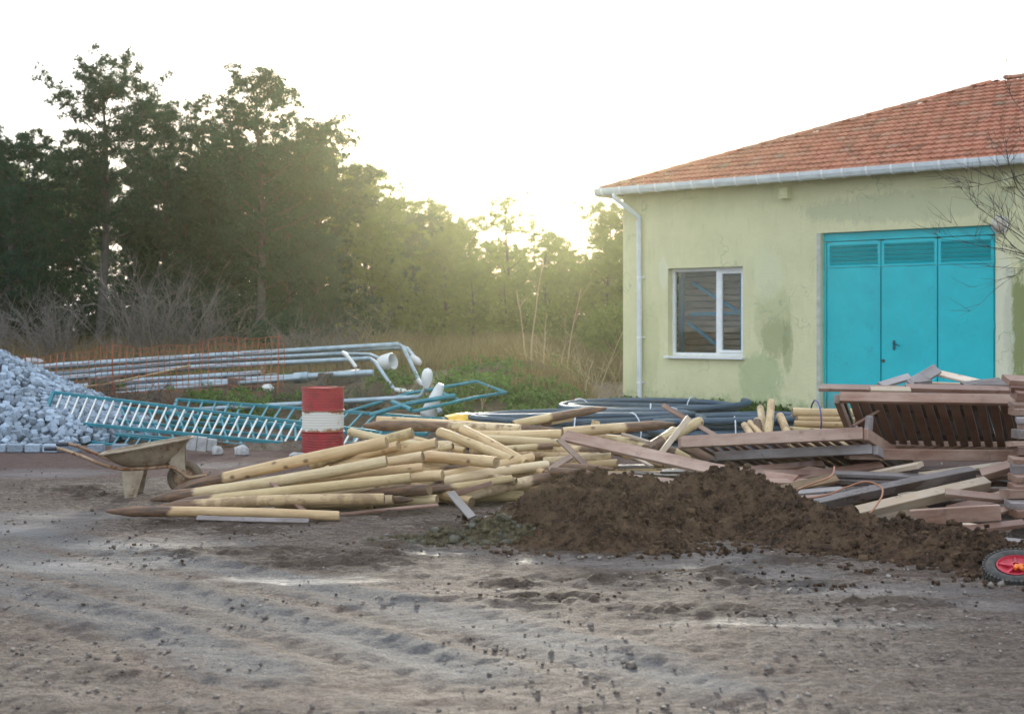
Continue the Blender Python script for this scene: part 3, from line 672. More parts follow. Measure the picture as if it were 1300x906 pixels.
PL = [
 # around the posts
 (250, 657, 12.25, 392, 661, 12.2, .042, .02, d(60), 'grey', 'thin grey board with a bright top edge leaning on the lowest nearest post'),
 (300, 630, 12.95, 372, 633, 12.8, .06, .018, d(10), 'grey', 'pale flat lath lying on the left fan of posts'),
 (432, 654, 12.7, 556, 641, 12.8, .05, .02, d(15), 'red', 'thin reddish lath lying on the mud at the foot of the left fan'),
 (345, 612, 13.15, 395, 655, 12.5, .05, .02, 0, 'red', 'short reddish lath poking down between the left fan posts'),
 (572, 625, 12.9, 600, 657, 12.2, .075, .022, d(20), 'grey', 'small whitish lath leaning on the ground at the foot of the heap'),
 (576, 627, 13.2, 624, 613, 13.1, .05, .045, 0, 'red', 'short brown square lath behind the whitish leaning one'),
 (716, 553, 14.4, 950, 606, 12.9, .15, .035, d(32), 'pink', 'long wide pink brown plank slanting from the posts down to the soil heap'),
 (841, 514, 15.6, 908, 553, 15.3, .06, .022, d(40), 'pink', 'thin lath slanting down to the right in front of the blue hoses'),
 (839, 575, 14.5, 874, 530, 15.0, .06, .03, d(60), 'pale', 'pale lath crossing the thin one, standing steeply beside the stout post'),
 (710, 558, 14.3, 745, 592, 13.9, .06, .03, d(30), 'pink', 'short lath slanting right, the upper of the crossed pair in the middle'),
 (697, 597, 13.8, 726, 579, 13.9, .07, .03, d(30), 'pink', 'short lath slanting left, the lower of the crossed pair in the middle'),
 (772, 603, 13.2, 868, 613, 12.9, .10, .02, d(25), 'pink', 'broken pink board on top of the soil between the two heaps'),
 (790, 551, 14.9, 824, 561, 14.7, .05, .03, 0, 'pale', 'small pale offcut resting on the post end facing the viewer'),
 (776, 617, 12.9, 836, 618, 12.8, .06, .02, 0, 'grey', 'thin grey strip half sunk in the dark soil'),
 (800, 578, 14.2, 828, 592, 13.8, .05, .02, 0, 'pale', 'tiny pale lath under the long pink plank'),
 (515, 556, 14.9, 570, 580, 14.3, .06, .02, d(20), 'pink', 'pinkish lath between the posts in front of the two slanting ones'),
 (840, 598, 13.6, 960, 600, 13.4, .12, .025, d(8), 'dark', 'dark board lying flat behind the low end of the long pink plank'),
 (780, 592, 14.2, 885, 590, 14.1, .10, .03, d(5), 'grey', 'grey board flat on the ground under the stubby posts'),
 (800, 600, 13.9, 900, 607, 13.5, .12, .03, d(5), 'dark', 'dark board flat on the ground in front of the grey one'),
 # under and before the slatted frames
 (905, 600, 12.9, 1105, 603, 13.3, .10, .03, d(20), 'red', 'red board lying level under the lower slatted frame'),
 (935, 610, 12.7, 1090, 612, 12.9, .11, .025, d(16), 'pink', 'pink board lying level below the red one'),
 (890, 590, 13.4, 1010, 608, 12.8, .12, .02, d(25), 'pink', 'pink board slanting out of the soil ridge'),
 (990, 622, 12.4, 1062, 606, 12.6, .12, .025, d(24), 'yel', 'yellow brown board end left of the dark double board'),
 (985, 628, 12.3, 1070, 621, 12.3, .09, .03, d(15), 'grey', 'pale grey board just behind the crest of the soil ridge'),
 (1000, 634, 12.1, 1085, 628, 12.1, .10, .025, d(15), 'pink', 'pink board tip below the pale grey one by the soil ridge'),
 (1057, 601, 12.75, 1178, 606, 12.6, .10, .035, d(12), 'grey', 'upper one of the two stacked dark grey boards under the frame corner'),
 (1057, 609, 12.72, 1172, 613, 12.58, .10, .038, d(12), 'dark', 'lower one of the two stacked dark grey boards under the frame corner'),
 (1095, 604, 13.1, 1168, 590, 12.6, .10, .045, d(14), 'pale', 'pale beam end sticking out over the stacked dark boards'),
 (1034, 634, 12.15, 1160, 617, 12.5, .08, .03, d(15), 'grey', 'narrow light board parallel to and behind the dark beam'),
 (1030, 642, 11.9, 1234, 599, 12.5, .09, .085, d(20), 'dark', 'long dark beam with a light wet top edge rising to the right'),
 (1068, 657, 11.6, 1252, 614, 12.2, .10, .10, d(28), 'pale', 'long pale brown beam in front of the dark one, rising to the right'),
 (1166, 603, 12.8, 1292, 587, 12.6, .07, .028, d(20), 'pale', 'thin light lath rising to the plank ends on the right'),
 (1246, 602, 12.4, 1288, 590, 12.3, .12, .06, d(30), 'pink', 'thick pinkish block resting on the upper end of the pale beam'),
 (1200, 625, 11.8, 1289, 634, 11.7, .09, .038, d(28), 'pink', 'short board with a bright frosted top lying over the pale beam'),
 (1156, 657, 11.3, 1269, 650, 11.2, .05, .125, d(4), 'pink', 'broad brown block facing the viewer with a dark left end'),
 (1078, 670, 11.2, 1180, 648, 11.9, .10, .05, d(20), 'yel', 'mossy yellow brown board under the pale beam'),
 (1110, 668, 11.3, 1165, 661, 11.2, .05, .025, d(10), 'grey', 'thin wet grey strip left of the broad block'),
 (1135, 672, 11.2, 1220, 671, 11.2, .07, .03, d(10), 'red', 'reddish board below the broad block above the dark hollow'),
 (1200, 662, 11.6, 1262, 672, 11.3, .10, .03, 0, 'pale', 'pale lath half buried in the soil under the broad block'),
 (1248, 692, 10.9, 1278, 666, 11.5, .12, .05, 0, 'pink', 'square ended board pointing at the viewer right of the broad block'),
 (1266, 697, 10.5, 1318, 715, 10.0, .08, .025, d(15), 'pale', 'cream board lying against the soil behind the small wheel'),
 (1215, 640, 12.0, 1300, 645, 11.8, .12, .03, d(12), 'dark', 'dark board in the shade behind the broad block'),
 (1180, 634, 12.3, 1290, 640, 12.0, .12, .05, d(12), 'red', 'reddish brown board under the frosted one'),
 (1245, 655, 11.5, 1300, 640, 11.6, .08, .025, d(20), 'pink', 'thin board slanting up beside the broad block to the plank ends'),
 (1250, 632, 12.1, 1310, 618, 12.0, .08, .03, d(20), 'pink', 'thin pinkish board stuck between the plank ends on the right'),
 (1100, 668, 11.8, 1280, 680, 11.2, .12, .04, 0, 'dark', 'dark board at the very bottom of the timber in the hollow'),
 (1010, 606, 13.1, 1120, 590, 13.2, .12, .03, d(20), 'red', 'red board slanting up into the hollow under the slatted frames'),
 (1105, 620, 12.4, 1215, 606, 12.9, .09, .03, d(18), 'red', 'red board right behind the long dark beam'),
 (1140, 628, 12.3, 1225, 622, 12.3, .08, .025, d(10), 'pale', 'small pale strip crossing behind the pale brown beam'),
 (1150, 596, 13.1, 1262, 598, 12.9, .11, .05, d(8), 'dark', 'dark board under the flat slatted panel'),
 (1175, 610, 12.7, 1280, 604, 12.6, .10, .04, d(8), 'red', 'red brown board between the thin light lath and the pale beam'),
 (1205, 648, 11.9, 1290, 628, 12.0, .12, .03, d(25), 'red', 'red brown board slanting behind the upper edge of the broad block'),
 (1228, 672, 11.1, 1300, 664, 11.2, .10, .035, d(14), 'red', 'red board below the broad block near the plank ends'),
 (1255, 684, 10.9, 1315, 690, 10.8, .09, .03, d(10), 'grey', 'grey board above the cream one behind the wheel'),
 (925, 598, 13.3, 1045, 588, 13.5, .10, .03, d(20), 'red', 'red brown board poking out left under the lower slatted frame'),
 (1000, 592, 13.5, 1090, 606, 13.1, .10, .025, d(30), 'pink', 'brown board slanting right under the lower slatted frame'),
 (1120, 652, 11.9, 1205, 636, 12.1, .07, .03, d(10), 'dark', 'dark lath wedged under the pale brown beam'),
 # boards over the slatted crate
 (1041, 492, 14.2, 1152, 495, 13.9, .13, .035, d(20), 'pink', 'light board overhanging the left end of the slatted panel'),
 (1105, 494, 13.6, 1156, 495, 13.5, .10, .03, d(20), 'pale', 'cream board end on the top rail beside the overhanging board'),
 (1150, 492, 13.6, 1300, 495, 13.3, .13, .042, d(18), 'red', 'long red brown board lying along the top rail of the slatted panel'),
 (1118, 489, 14.1, 1155, 478, 14.2, .10, .03, d(25), 'grey', 'short rounded grey board tilted on top, left of the steeper one'),
 (1155, 488, 13.9, 1190, 468, 14.1, .12, .028, d(40), 'grey', 'steep grey board end standing highest on the pile'),
 (1163, 487, 13.7, 1182, 484, 13.7, .07, .035, 0, 'dark', 'little dark broken block below the steep grey board'),
 (1180, 486, 13.8, 1220, 487, 13.8, .07, .02, 0, 'pale', 'small yellowish strip flat on top of the pile'),
 (1188, 473, 14.2, 1248, 487, 13.7, .11, .025, d(18), 'pale', 'light flat board sloping down right on top of the pile'),
 (1222, 488, 13.6, 1270, 482, 13.7, .09, .022, d(20), 'dark', 'thin dark board crossing the low end of the light sloping one'),
 (1240, 487, 13.5, 1283, 487, 13.4, .08, .022, d(30), 'dark', 'thin dark chip of board at the right end on top of the pile'),
]
for q in PL:
    plank(P(*q[0:3]), P(*q[3:6]), q[6], q[7], q[8], q[9], q[10])
# board ends stacked at the right edge of the picture
rr = random.Random(21); names = ['chipped red', 'pale', 'split', 'dark', 'grey', 'thick', 'thin', 'frosted', 'wide', 'worn', 'rough', 'bevelled', 'short', 'brown', 'crooked', 'knotty', 'light', 'lowest']
yy = 482.; i = 0
nth = ['topmost', 'second', 'third', 'fourth', 'fifth', 'sixth', 'seventh', 'eighth', 'ninth', 'tenth', 'eleventh', 'twelfth', 'thirteenth', 'fourteenth', 'fifteenth', 'sixteenth', 'seventeenth', 'eighteenth']
mt = ['pink', 'red', 'red', 'pink', 'pink', 'grey', 'pink', 'grey', 'pink', 'red', 'pink', 'grey', 'pink', 'red', 'pink', 'grey', 'pink']
while yy < 695 and i < 17:
    D = 12.6-(yy-482)/213*1.5; x0 = 1274+rr.uniform(0, 16)+(8 if 520 < yy < 560 else 0)
    a = P(x0, yy, D); b = a+Vector((rr.uniform(1.3, 1.8), rr.uniform(-.15, .25), rr.uniform(-.02, .04)-(.1 if i < 3 else 0)))
    t = rr.uniform(.04, .08)
    plank(a, b, .16, t, rr.uniform(-.1, .15)+(.2 if i < 3 else 0), mt[i], '%s board end counted from the top of the stack at the right edge' % nth[i], 'board ends stacked at the right edge')
    yy += (t*F/D)+rr.uniform(.5, 3); i += 1
for i in range(9):  # dark boards added so the gaps of the left frames read as shade
    x = 1.75+.1*(i % 3); y = 14.15+.14*(i//3); z = .10+.13*(i % 3)
    plank((x, y, z), (x+1.75, y+rr.uniform(-.2, .1), z+.05), .13, .04, rr.uniform(-.2, .5), 'dark', 'dark board added right behind the left slatted frames to darken their gaps', 'dark boards added behind the left slatted frames')
# boards that fill the inside of the timber pile
for i in range(26):
    Y = rr.uniform(12.3, 14.0); X = rr.uniform(2.3, 5.6); z = rr.uniform(.03, .22)+(.12 if Y > 13 else 0); a = rr.uniform(-.5, .5)+(PI if rr.random() < .3 else 0); l = rr.uniform(.5, 1.)
    plank((X-l*math.cos(a), Y-l*math.sin(a)*.6, z), (X+l*math.cos(a), Y+l*math.sin(a)*.6, z+rr.uniform(-.06, .1)), .12, rr.uniform(.02, .05), rr.uniform(-.4, .4), rr.choice(['red', 'dark', 'pink', 'red', 'grey']),
          'broken reddish board buried inside the timber pile under the slatted frames', 'buried boards of the timber pile')

# ------------------------------------------------------------------ slatted frames
def slat_frame(TL, TR, BR, rail, slat_w, gap, label, fm='grey', sm_='red', thick=.045, inner=1, cat='slatted panel', mid=False):
    TL, TR, BR = Vector(TL), Vector(TR), Vector(BR)
    e1 = TL-TR; e2 = BR-TR; n = e1.cross(e2).normalized(); L1, L2 = e1.length, e2.length
    x = -e1.normalized(); y = (e2-x*e2.dot(x)).normalized(); z = x.cross(y)
    root = empty('slatted_panel', TL, 0, label, cat, 'slatted timber panels of the pile')
    R = Matrix((x, y, z)).transposed(); root.matrix_world = Matrix.Translation(TL) @ R.to_4x4()
    L2 = e2.dot(y)
    sh = e2.dot(x)/L2                                        # slight racking of the frame
    def board(nm, c, dm, mat, shear=False):
        mb = MB(); mb.box((0, 0, 0), dm, ch=.004); o = mb.build(nm, M[mat], root); o.location = c; return o
    board('rail', (L1/2, -thick/2, 0), (L1, thick, rail), fm)
    board('rail', (L1/2+sh*L2, L2+thick/2, 0), (L1, thick, rail), fm)
    for s in (0, 1):
        o = board('side_rail', (s*L1+(-.5+s)*-thick*-1+sh*L2/2, L2/2, 0), (math.hypot(L2, sh*L2), thick, rail*.98), fm); o.rotation_euler.z = math.atan2(L2, sh*L2)
    mb = MB(); k = int((L1-.06)/(slat_w+gap))
    for i in range(k):
        xx = .05+(i+.5)*(slat_w+gap); q = math.radians(rr.uniform(-1.2, 1.2))
        mb.box((xx+sh*L2/2+rr.uniform(-.004, .004), L2/2, rr.uniform(-.005, .005)), (math.hypot(L2, sh*L2)-.01, slat_w, .022), R=Matrix.Rotation(math.atan2(L2, sh*L2)+q, 3, 'Z'), ch=.003)
    mb.build('slats', M[sm_], root)
    if mid: board('cross_rail', (L1/2+sh*L2/2, L2/2, .03), (L1-.1, .06, .035), fm)
    return root
slat_frame(P(866, 562, 13.7), P(1096, 551, 13.0), P(1154, 590, 13.8), .115, .05, .05, 'upper one of the two stacked slatted frames, its long rail facing the yard', 'pink', 'red', mid=True)
slat_frame(P(912, 580, 13.75), P(1108, 571, 13.1), P(1150, 597, 13.7), .09, .06, .05, 'lower one of the two stacked slatted frames, tucked under the other', 'grey', 'red')
slat_frame(P(1066, 506, 13.5), P(1330, 510, 13.0), P(1340, 572, 13.75), .10, .075, .04, 'big slatted panel propped upright in front of the turquoise doors', 'pink', 'red', .05)
slat_frame(P(1120, 566, 14.1), P(1330, 568, 13.8), P(1300, 578, 13.0), .10, .07, .035, 'slatted panel lying flat at the foot of the upright one', 'pink', 'pink', .05)
slat_frame(P(1072, 502, 14.35), P(1340, 505, 13.9), P(1356, 572, 14.3), .08, .115, .003, 'closed dark board panel added right behind the big slatted panel to darken its gaps', 'dark', 'dark', .04)  # dark backing added so the gaps between the slats read as shade
mb = MB(); mb.box((0, 0, 0), (.05, .075, .20), ch=.01); o = mb.build('wooden_bracket', M['grey']); o.location = P(1103, 541, 13.3); o.rotation_euler = (0, .1, .3)
tag(o, 'short rounded grey block standing at the corner of the upper slatted frame', 'block')
plank(P(1083, 540, 13.4), P(1116, 521, 13.5), .03, .01, .5, 'red', 'thin splinter sticking up from the frame corner before the dark slats', lift=False)

# orange cable loop
mb = MB(); cp = [(1006, 628, 12.0), (1020, 618, 11.9), (1050, 607, 11.9), (1058, 600, 12.0), (1059, 592, 12.1)]
def smooth_pts(pts, k=8):
    out = []; n = len(pts)
    for i in range(n-1):
        p0, p1, p2, p3 = pts[max(i-1, 0)], pts[i], pts[i+1], pts[min(i+2, n-1)]
        for j in range(k):
            t = j/k; out.append(.5*((2*p1)+(p2-p0)*t+(2*p0-5*p1+4*p2-p3)*t*t+(3*p1-p0-3*p2+p3)*t**3))
    out.append(pts[-1]); return out
cp2 = [(1015, 634, 11.9), (1050, 628, 11.8), (1075, 618, 11.8), (1100, 611, 11.7), (1118, 618, 11.6), (1120, 628, 11.5), (1112, 642, 11.4), (1103, 652, 11.3), (1089, 661, 11.25)]
mb.tube(smooth_pts([P(*c) for c in cp]), .008, 6); mb.tube(smooth_pts([P(*c) for c in cp2]), .008, 6)
tag(mb.build('cable', M['cable'], smooth=True), 'thin orange brown cable looping over the boards', 'cable')

# ------------------------------------------------------------------ small wheel at the right edge
g = P(1290, 722, 9.5); wr = empty('small_wheel', g, .3, 'small wheel with black knobbly tyre and red rim lying on the soil', 'wheel')
wr.rotation_euler = (d(20), d(-10), 0)
mb = MB(); prof = []
for i in range(17):
    a = 2*PI*i/16; prof.append((.165+.045*math.cos(a), .045*math.sin(a)))
mb.lathe(prof, 44)
for k in range(44):
    a = 2*PI*k/44
    for zz in (-.022, .022):
        mb.box((.207*math.cos(a+zz*3), .207*math.sin(a+zz*3), zz), (.016, .017, .03), R=Matrix.Rotation(a, 3, 'Z'))
mb.build('tyre', M['rubber'], wr, True, 40)
mb = MB(); mb.lathe([(.125, .035), (.118, .038), (.112, .02), (.06, .005), (.035, .008), (.032, .04), (.02, .042), (.018, -.03), (.05, -.02), (.118, -.035)], 32)
for k in range(5):
    a = 2*PI*k/5; mb.box((.072*math.cos(a), .072*math.sin(a), .017), (.085, .014, .02), R=Matrix.Rotation(a, 3, 'Z'))
mb.build('rim', M['redrim'], wr, True, 35)
mb = MB(); 
for i in range(5): mb.box((.0+.02*rr.uniform(-1, 1), -.05+.015*rr.uniform(-1, 1), .03), (.045, .025, .02), R=Matrix.Rotation(rr.uniform(0, 3), 3, 'Z') @ Matrix.Rotation(.4, 3, 'X'), ch=.006)
o = mb.build('orange_scrap', M['orange']); o.location = g+Vector((.0, 0, .015)); o.rotation_euler = wr.rotation_euler
tag(o, 'crumpled orange scrap lying inside the red rim of the wheel', 'scrap')

# ------------------------------------------------------------------ wheelbarrow
bw = empty('wheelbarrow', P(170, 629, 14.2), d(6), 'mud caked steel wheelbarrow standing left of the posts', 'wheelbarrow'); bw.location.z = 0
def rrect(cx, lx, ly, z, tilt, n=8, p=3.2):
    out = []
    for i in range(4*n):
        a = 2*PI*i/(4*n); c, s_ = math.cos(a), math.sin(a)
        x = abs(c)**(2/p)*math.copysign(1, c)*lx; y = abs(s_)**(2/p)*math.copysign(1, s_)*ly*(1-.22*(x/lx)*.5)
        out.append(Vector((cx+x, y, z+tilt*x)))
    return out
mb = MB(); rings = [rrect(.10, .205, .15, .305, .0), rrect(.10, .235, .18, .325, .02), rrect(.115, .33, .235, .40, .10), rrect(.13, .43, .29, .495, .175), rrect(.13, .445, .305, .503, .178), rrect(.13, .445, .305, .495, .178),
                    rrect(.13, .423, .283, .492, .175), rrect(.115, .322, .227, .402, .10), rrect(.10, .225, .17, .33, .02), rrect(.10, .195, .14, .312, 0)]
vs = sum(rings, []); n = len(rings[0]); fs = []
for i in range(len(rings)-1):
    for j in range(n): q = (j+1) % n; fs.append((i*n+j, i*n+q, (i+1)*n+q, (i+1)*n+j))
fs += [tuple(range(n))[::-1], tuple(range((len(rings)-1)*n, len(rings)*n))]
mb.add(vs, fs); tr = mb.build('tray', M['barrow'], bw, True, 50)
mb = MB(); mb.tube(rings[4]+[rings[4][0]], .011, 8); mb.build('rim', M['barrow'], tr, True)
for s in (-1, 1):
    mb = MB(); pts = smooth_pts([Vector(p) for p in [(-.80, .27*s, .50), (-.68, .27*s, .50), (-.5, .26*s, .44), (-.28, .24*s, .345), (-.10, .2*s, .292), (.15, .16*s, .290), (.36, .13*s, .30), (.46, .11*s, .25), (.54, .09*s, .19), (.66, .085*s, .20), (.72, .06*s, .20)]], 5)
    mb.tube(pts, .0165, 10); h = mb.build('handle', M['barrowleg'], bw, True)
    mb = MB(); mb.tube([(-.81, .27*s, .50), (-.80, .27*s, .50), (-.69, .27*s, .50)], [.018, .021, .021], 10); mb.build('grip', M['grip'], h, True)
    mb = MB()     # pressed steel leg: a tapering channel
    t0, t1 = [(-.09, .19*s, .287), (.125, .16*s, .287)], [(-.045, .27*s, .0), (.055, .265*s, .0)]
    a, b, c_, e = Vector(t0[0]), Vector(t0[1]), Vector(t1[1]), Vector(t1[0]); o_ = Vector((0, -.05*s, 0))
    mb.add([a, b, c_, e, a+o_, b+o_, c_+o_, e+o_], [(0, 1, 2, 3), (4, 7, 6, 5), (0, 4, 5, 1), (1, 5, 6, 2), (2, 6, 7, 3), (3, 7, 4, 0)])
    mb.add([a+Vector((.05, .006*s, -.03)), b+Vector((-.05, .006*s, -.03)), c_+Vector((-.025, .006*s, .04)), e+Vector((.025, .006*s, .04)), a+Vector((.05, -.006*s, -.03)), b+Vector((-.05, -.006*s, -.03)), c_+Vector((-.025, -.006*s, .04)), e+Vector((.025, -.006*s, .04))],
           [(0, 1, 2, 3), (0, 4, 5, 1), (1, 5, 6, 2), (2, 6, 7, 3), (3, 7, 4, 0)])
    mb.build('leg', M['barrow'], bw)
    mb = MB(); mb.add([Vector(p) for p in [(.40, .09*s, .50), (.50, .07*s, .50), (.52, .085*s, .2), (.46, .085*s, .2), (.36, .1*s, .30), (.40, .10*s, .50), (.50, .08*s, .50), (.52, .095*s, .2), (.46, .095*s, .2), (.36, .11*s, .30)]],
                     [(0, 1, 2, 3, 4), (9, 8, 7, 6, 5), (0, 5, 6, 1), (1, 6, 7, 2), (2, 7, 8, 3), (3, 8, 9, 4), (4, 9, 5, 0)]); mb.build('brace', M['barrow'], bw)
wh = MB(); RY = Matrix.Rotation(PI/2, 3, 'X')
wh.lathe([(.135+.042*math.cos(2*PI*i/14), .04*math.sin(2*PI*i/14)) for i in range(15)], 36, (.50, 0, .178), RY)
w_ = wh.build('wheel', m_simple('muddy_tyre', (.16, .12, .085), .9, 0, .5, 9), bw, True)
wh = MB(); wh.lathe([(.105, .02), (.10, .03), (.085, .018), (.03, .03), (.0, .045)], 28, (.50, 0, .178), RY); wh.lathe([(.105, -.02), (.10, -.03), (.085, -.018), (.03, -.03), (.0, -.045)], 28, (.50, 0, .178), RY); wh.lathe([(.102, -.02), (.102, .02)], 28, (.50, 0, .178), RY)
wh.build('wheel_disc', M['barrowleg'], w_, True, 40)
mb = MB(); mb.tube([(.5, -.11, .178), (.5, .11, .178)], .012, 8); mb.build('axle', M['barrowleg'], bw)

# ------------------------------------------------------------------ drum
def m_drum():
    t = T('drum_paint'); z = t.sep(t.oc())[2]; n = t.noise(t.oc(), 5, 6, .7)
    red = t.mix(t.ramp(t.noise(t.oc(), 9, 5, .7), [(.4, 0), (.62, 1)]), (.36, .008, .022), (.20, .006, .015))
    z2 = t.math('ADD', z, t.math('MULTIPLY', t.math('SUBTRACT', n, .5), .01))
    band = t.math('MULTIPLY', t.math('GREATER_THAN', z2, .305), t.math('LESS_THAN', z2, .575))
    c = t.mix(band, red, (.62, .60, .54))
    edge = t.ramp(t.math('ABSOLUTE', t.math('SUBTRACT', t.math('ABSOLUTE', t.math('SUBTRACT', z, .44)), .135)), [(.0, 1), (.06, 0)])
    xx = t.ramp(t.sep(t.oc())[0], [(.0, 0), (.25, 1)])
    ru = t.math('ADD', t.math('ADD', t.math('MULTIPLY', edge, .30), t.math('MULTIPLY', xx, .18)), n)
    rf_ = t.math('MULTIPLY', t.ramp(ru, [(.66, 0), (.78, 1)]), t.math('ADD', t.math('MULTIPLY', band, .85), .12))
    c = t.mix(rf_, c, t.mix(t.noise(t.oc(), 20), (.32, .12, .03), (.16, .05, .015)))
    t.bump(n, .004, .4); return t.fin(c, .5)
dr = empty('oil_drum', P(410, 575, 18.9), .3, 'red oil drum with a rusty white band round its middle', 'drum'); dr.location.z = 0
mb = MB(); pr = [(.0, .01), (.27, .01), (.278, 0), (.283, .008), (.276, .02)]
z = .03
while z < .86:
    pr.append((.276+.0035*math.sin(z*2*PI/.035), z)); z += .0088
pr = [q for q in pr if abs(q[1]-.30) > .012 and abs(q[1]-.58) > .012 or q[1] < .03]
pr += [(.276, .288), (.288, .30), (.276, .312), (.276, .568), (.288, .58), (.276, .592)]; pr = pr[:2]+sorted(pr[2:], key=lambda q: q[1])
pr += [(.276, .865), (.284, .872), (.284, .882), (.274, .882), (.272, .868), (0, .868)]
mb.lathe(pr, 48); mb.build('drum_body', m_drum(), dr, True, 50)
mb = MB(); mb.lathe([(0, .886), (.03, .886), (.034, .880), (.034, .868)], 14, (.17, .05, 0)); mb.build('bung_cap', M['barrowleg'], dr)

# ------------------------------------------------------------------ cobble pile
cx_, cy_, Rp, Hp = -8.75, 22.2, 3.25, 1.56
def cone_z(x, y):
    r = math.hypot(x-cx_, y-cy_)*(1+.08*fbm(x, y, 2, 3, .9)); return Hp*(1-r/Rp) if r < Rp else -1
cube = [Vector((i, j, k)) for i in (-1, 1) for j in (-1, 1) for k in (-1, 1)]
def sett_mesh(seed):
    r = random.Random(seed); mb = MB(); s = .05
    x = [1+r.uniform(-.16, .16) for _ in range(3)]
    vs = []
    for c in cube:   # three points per corner = bevelled cube
        p = Vector([c[i]*x[i]*s*(1+r.uniform(-.10, .10)) for i in range(3)])
        for ax in range(3):
            q = Vector(p)
            for o2 in range(3):
                if o2 != ax: q[o2] *= .80
            vs.append(q)
    import bmesh
    bm = bmesh.new(); [bm.verts.new(v) for v in vs]; bmesh.ops.convex_hull(bm, input=bm.verts)
    bmesh.ops.dissolve_limit(bm, angle_limit=.05, verts=bm.verts, edges=bm.edges)
    me = bpy.data.meshes.new('sett'); bm.to_mesh(me); bm.free(); me.materials.append(M['cobble']); return me
setts = [sett_mesh(i) for i in range(6)]
placed = []; cell = {}
def ok(p, dmin):
    k = (int(p[0]/dmin), int(p[1]/dmin), int(p[2]/dmin))
    for a in (-1, 0, 1):
        for b in (-1, 0, 1):
            for c in (-1, 0, 1):
                for q in cell.get((k[0]+a, k[1]+b, k[2]+c), ()):
                    if (q-p).length < dmin: return False
    cell.setdefault(k, []).append(p); return True
vis = []; rest = []
for i in range(40000):
    a = rr.uniform(0, 2*PI); r = Rp*math.sqrt(rr.random())*1.02; x = cx_+r*math.cos(a); y = cy_+r*math.sin(a); z = cone_z(x, y)
    if z < 0: z = 0
    p = Vector((x, y, z+.03+.03*rr.random()))
    if not ok(p, .088): continue
    px = CX+F*x/y; u = (x-cx_, y-cy_)
    facing = -(u[0]*x+u[1]*y)/max(.01, math.hypot(*u))/y      # >0 towards the camera
    if px > -6 and (facing > -.30): vis.append((facing, p))
    else: rest.append(p)
vis.sort(key=lambda q: -q[0]); rest += [q[1] for q in vis[290:]]; vis = [q[1] for q in vis[:290]]
for p in vis:
    o = bpy.data.objects.new('cobblestone', rr.choice(setts)); COL.objects.link(o)
    o.location = p; o.rotation_euler = (rr.uniform(0, 6), rr.uniform(0, 6), rr.uniform(0, 6)); s = rr.uniform(.72, 1.08); o.scale = (s, s, s)
    tag(o, 'small pale grey granite cobblestone in the big pile at the left edge', 'cobblestone', 'cobblestones of the pile')
mb = MB(); mb.add([(cx_, cy_, Hp-.12)]+[(cx_+(Rp-.1)*math.cos(2*PI*i/40), cy_+(Rp-.1)*math.sin(2*PI*i/40), -.1) for i in range(40)], [(0, i+1, (i+1) % 40+1) for i in range(40)])
for p in rest:
    R = Matrix.Rotation(rr.uniform(0, 6), 3, Vector((rr.gauss(0, 1), rr.gauss(0, 1), rr.gauss(0, 1))).normalized()); mb.box(p, (.1, .1, .1), R=R, at=rr.random())
tag(mb.build('cobble_heap', M['cobble']), 'rest of the heap of pale grey granite cobblestones', 'cobblestones', 'cobblestones of the pile', 'stuff')
for i in range(9):   # straight row of longer kerb setts along the foot
    mb = MB(); mb.box((0, 0, 0), (.20, .12, .11), ch=.012); o = mb.build('kerb_stone', M['cobble'])
    p = G(-20+i*22 if i < 6 else 95+(i-6)*30, 573); o.location = (p.x, p.y-.1, .055); o.rotation_euler = (0, 0, rr.uniform(-.1, .1))
    tag(o, 'oblong grey granite block in the row along the foot of the cobble pile', 'kerb stone', 'kerb stones along the cobble pile')

# ------------------------------------------------------------------ teal railing panels
def rail_panel(TL, TR, BL, BR, nb, label, barm, rt=.022, brw=.014, mids=0):
    c = [Vector(q) for q in (TL, TR, BL, BR)]; o0 = c[0].copy(); root = empty('railing_panel', o0, 0, label, 'railing panel', 'teal railing panels laid on the ground')
    TL, TR, BL, BR = [q-o0 for q in c]
    def tb(nm, a, b, r, m):
        mb = MB(); dr_ = (b-a); L = dr_.length; x = dr_.normalized(); R = Matrix((x, Vector((0, 0, 1)).cross(x).normalized(), x.cross(Vector((0, 0, 1)).cross(x).normalized()))).transposed()
        mb.box((0, 0, 0), (L, 2*r, 2*r), ch=r*.2); o = mb.build(nm, M[m], root); o.matrix_local = Matrix.Translation((a+b)/2) @ R.to_4x4()
    tb('rail', TL, TR, rt, 'teal'); tb('rail', BL, BR, rt, 'teal'); tb('end_post', TL, BL, rt*.9, 'teal'); tb('end_post', TR, BR, rt*.9, 'teal')
    for k in range(mids):
        u = (k+1)/(mids+1); tb('rail', TL.lerp(BL, u), TR.lerp(BR, u), rt*.8, 'teal')
    for i in range(1, nb):
        u = i/nb; a = TL.lerp(TR, u); b = BL.lerp(BR, u); tb('bar', a, b, brw/2*1.4, barm)
rail_panel(P(68, 498, 21.2), P(484, 549, 19.9), P(54, 533, 20.8), P(470, 573, 19.45), 36, 'teal railing panel with bars whitened as if lit, lying nearest the wheelbarrow', 'litbar', .026, .016)
rail_panel(P(100, 512, 22.0), P(510, 556, 20.9), P(120, 549, 20.9), P(500, 582, 20.1), 22, 'teal railing panel with teal bars lying under the one with lit white bars', 'teal', .03, .022, 1)
rail_panel(P(225, 507, 22.9), P(566, 532, 21.8), P(215, 535, 21.9), P(540, 551, 21.0), 20, 'teal railing panel lying furthest back behind the drum', 'teal', .026, .02)
rail_panel(P(112, 548, 20.9), P(330, 574, 20.1), P(104, 560, 20.4), P(322, 586, 19.5), 16, 'lowest teal railing panel lying almost flat on the ground', 'teal', .024, .018)

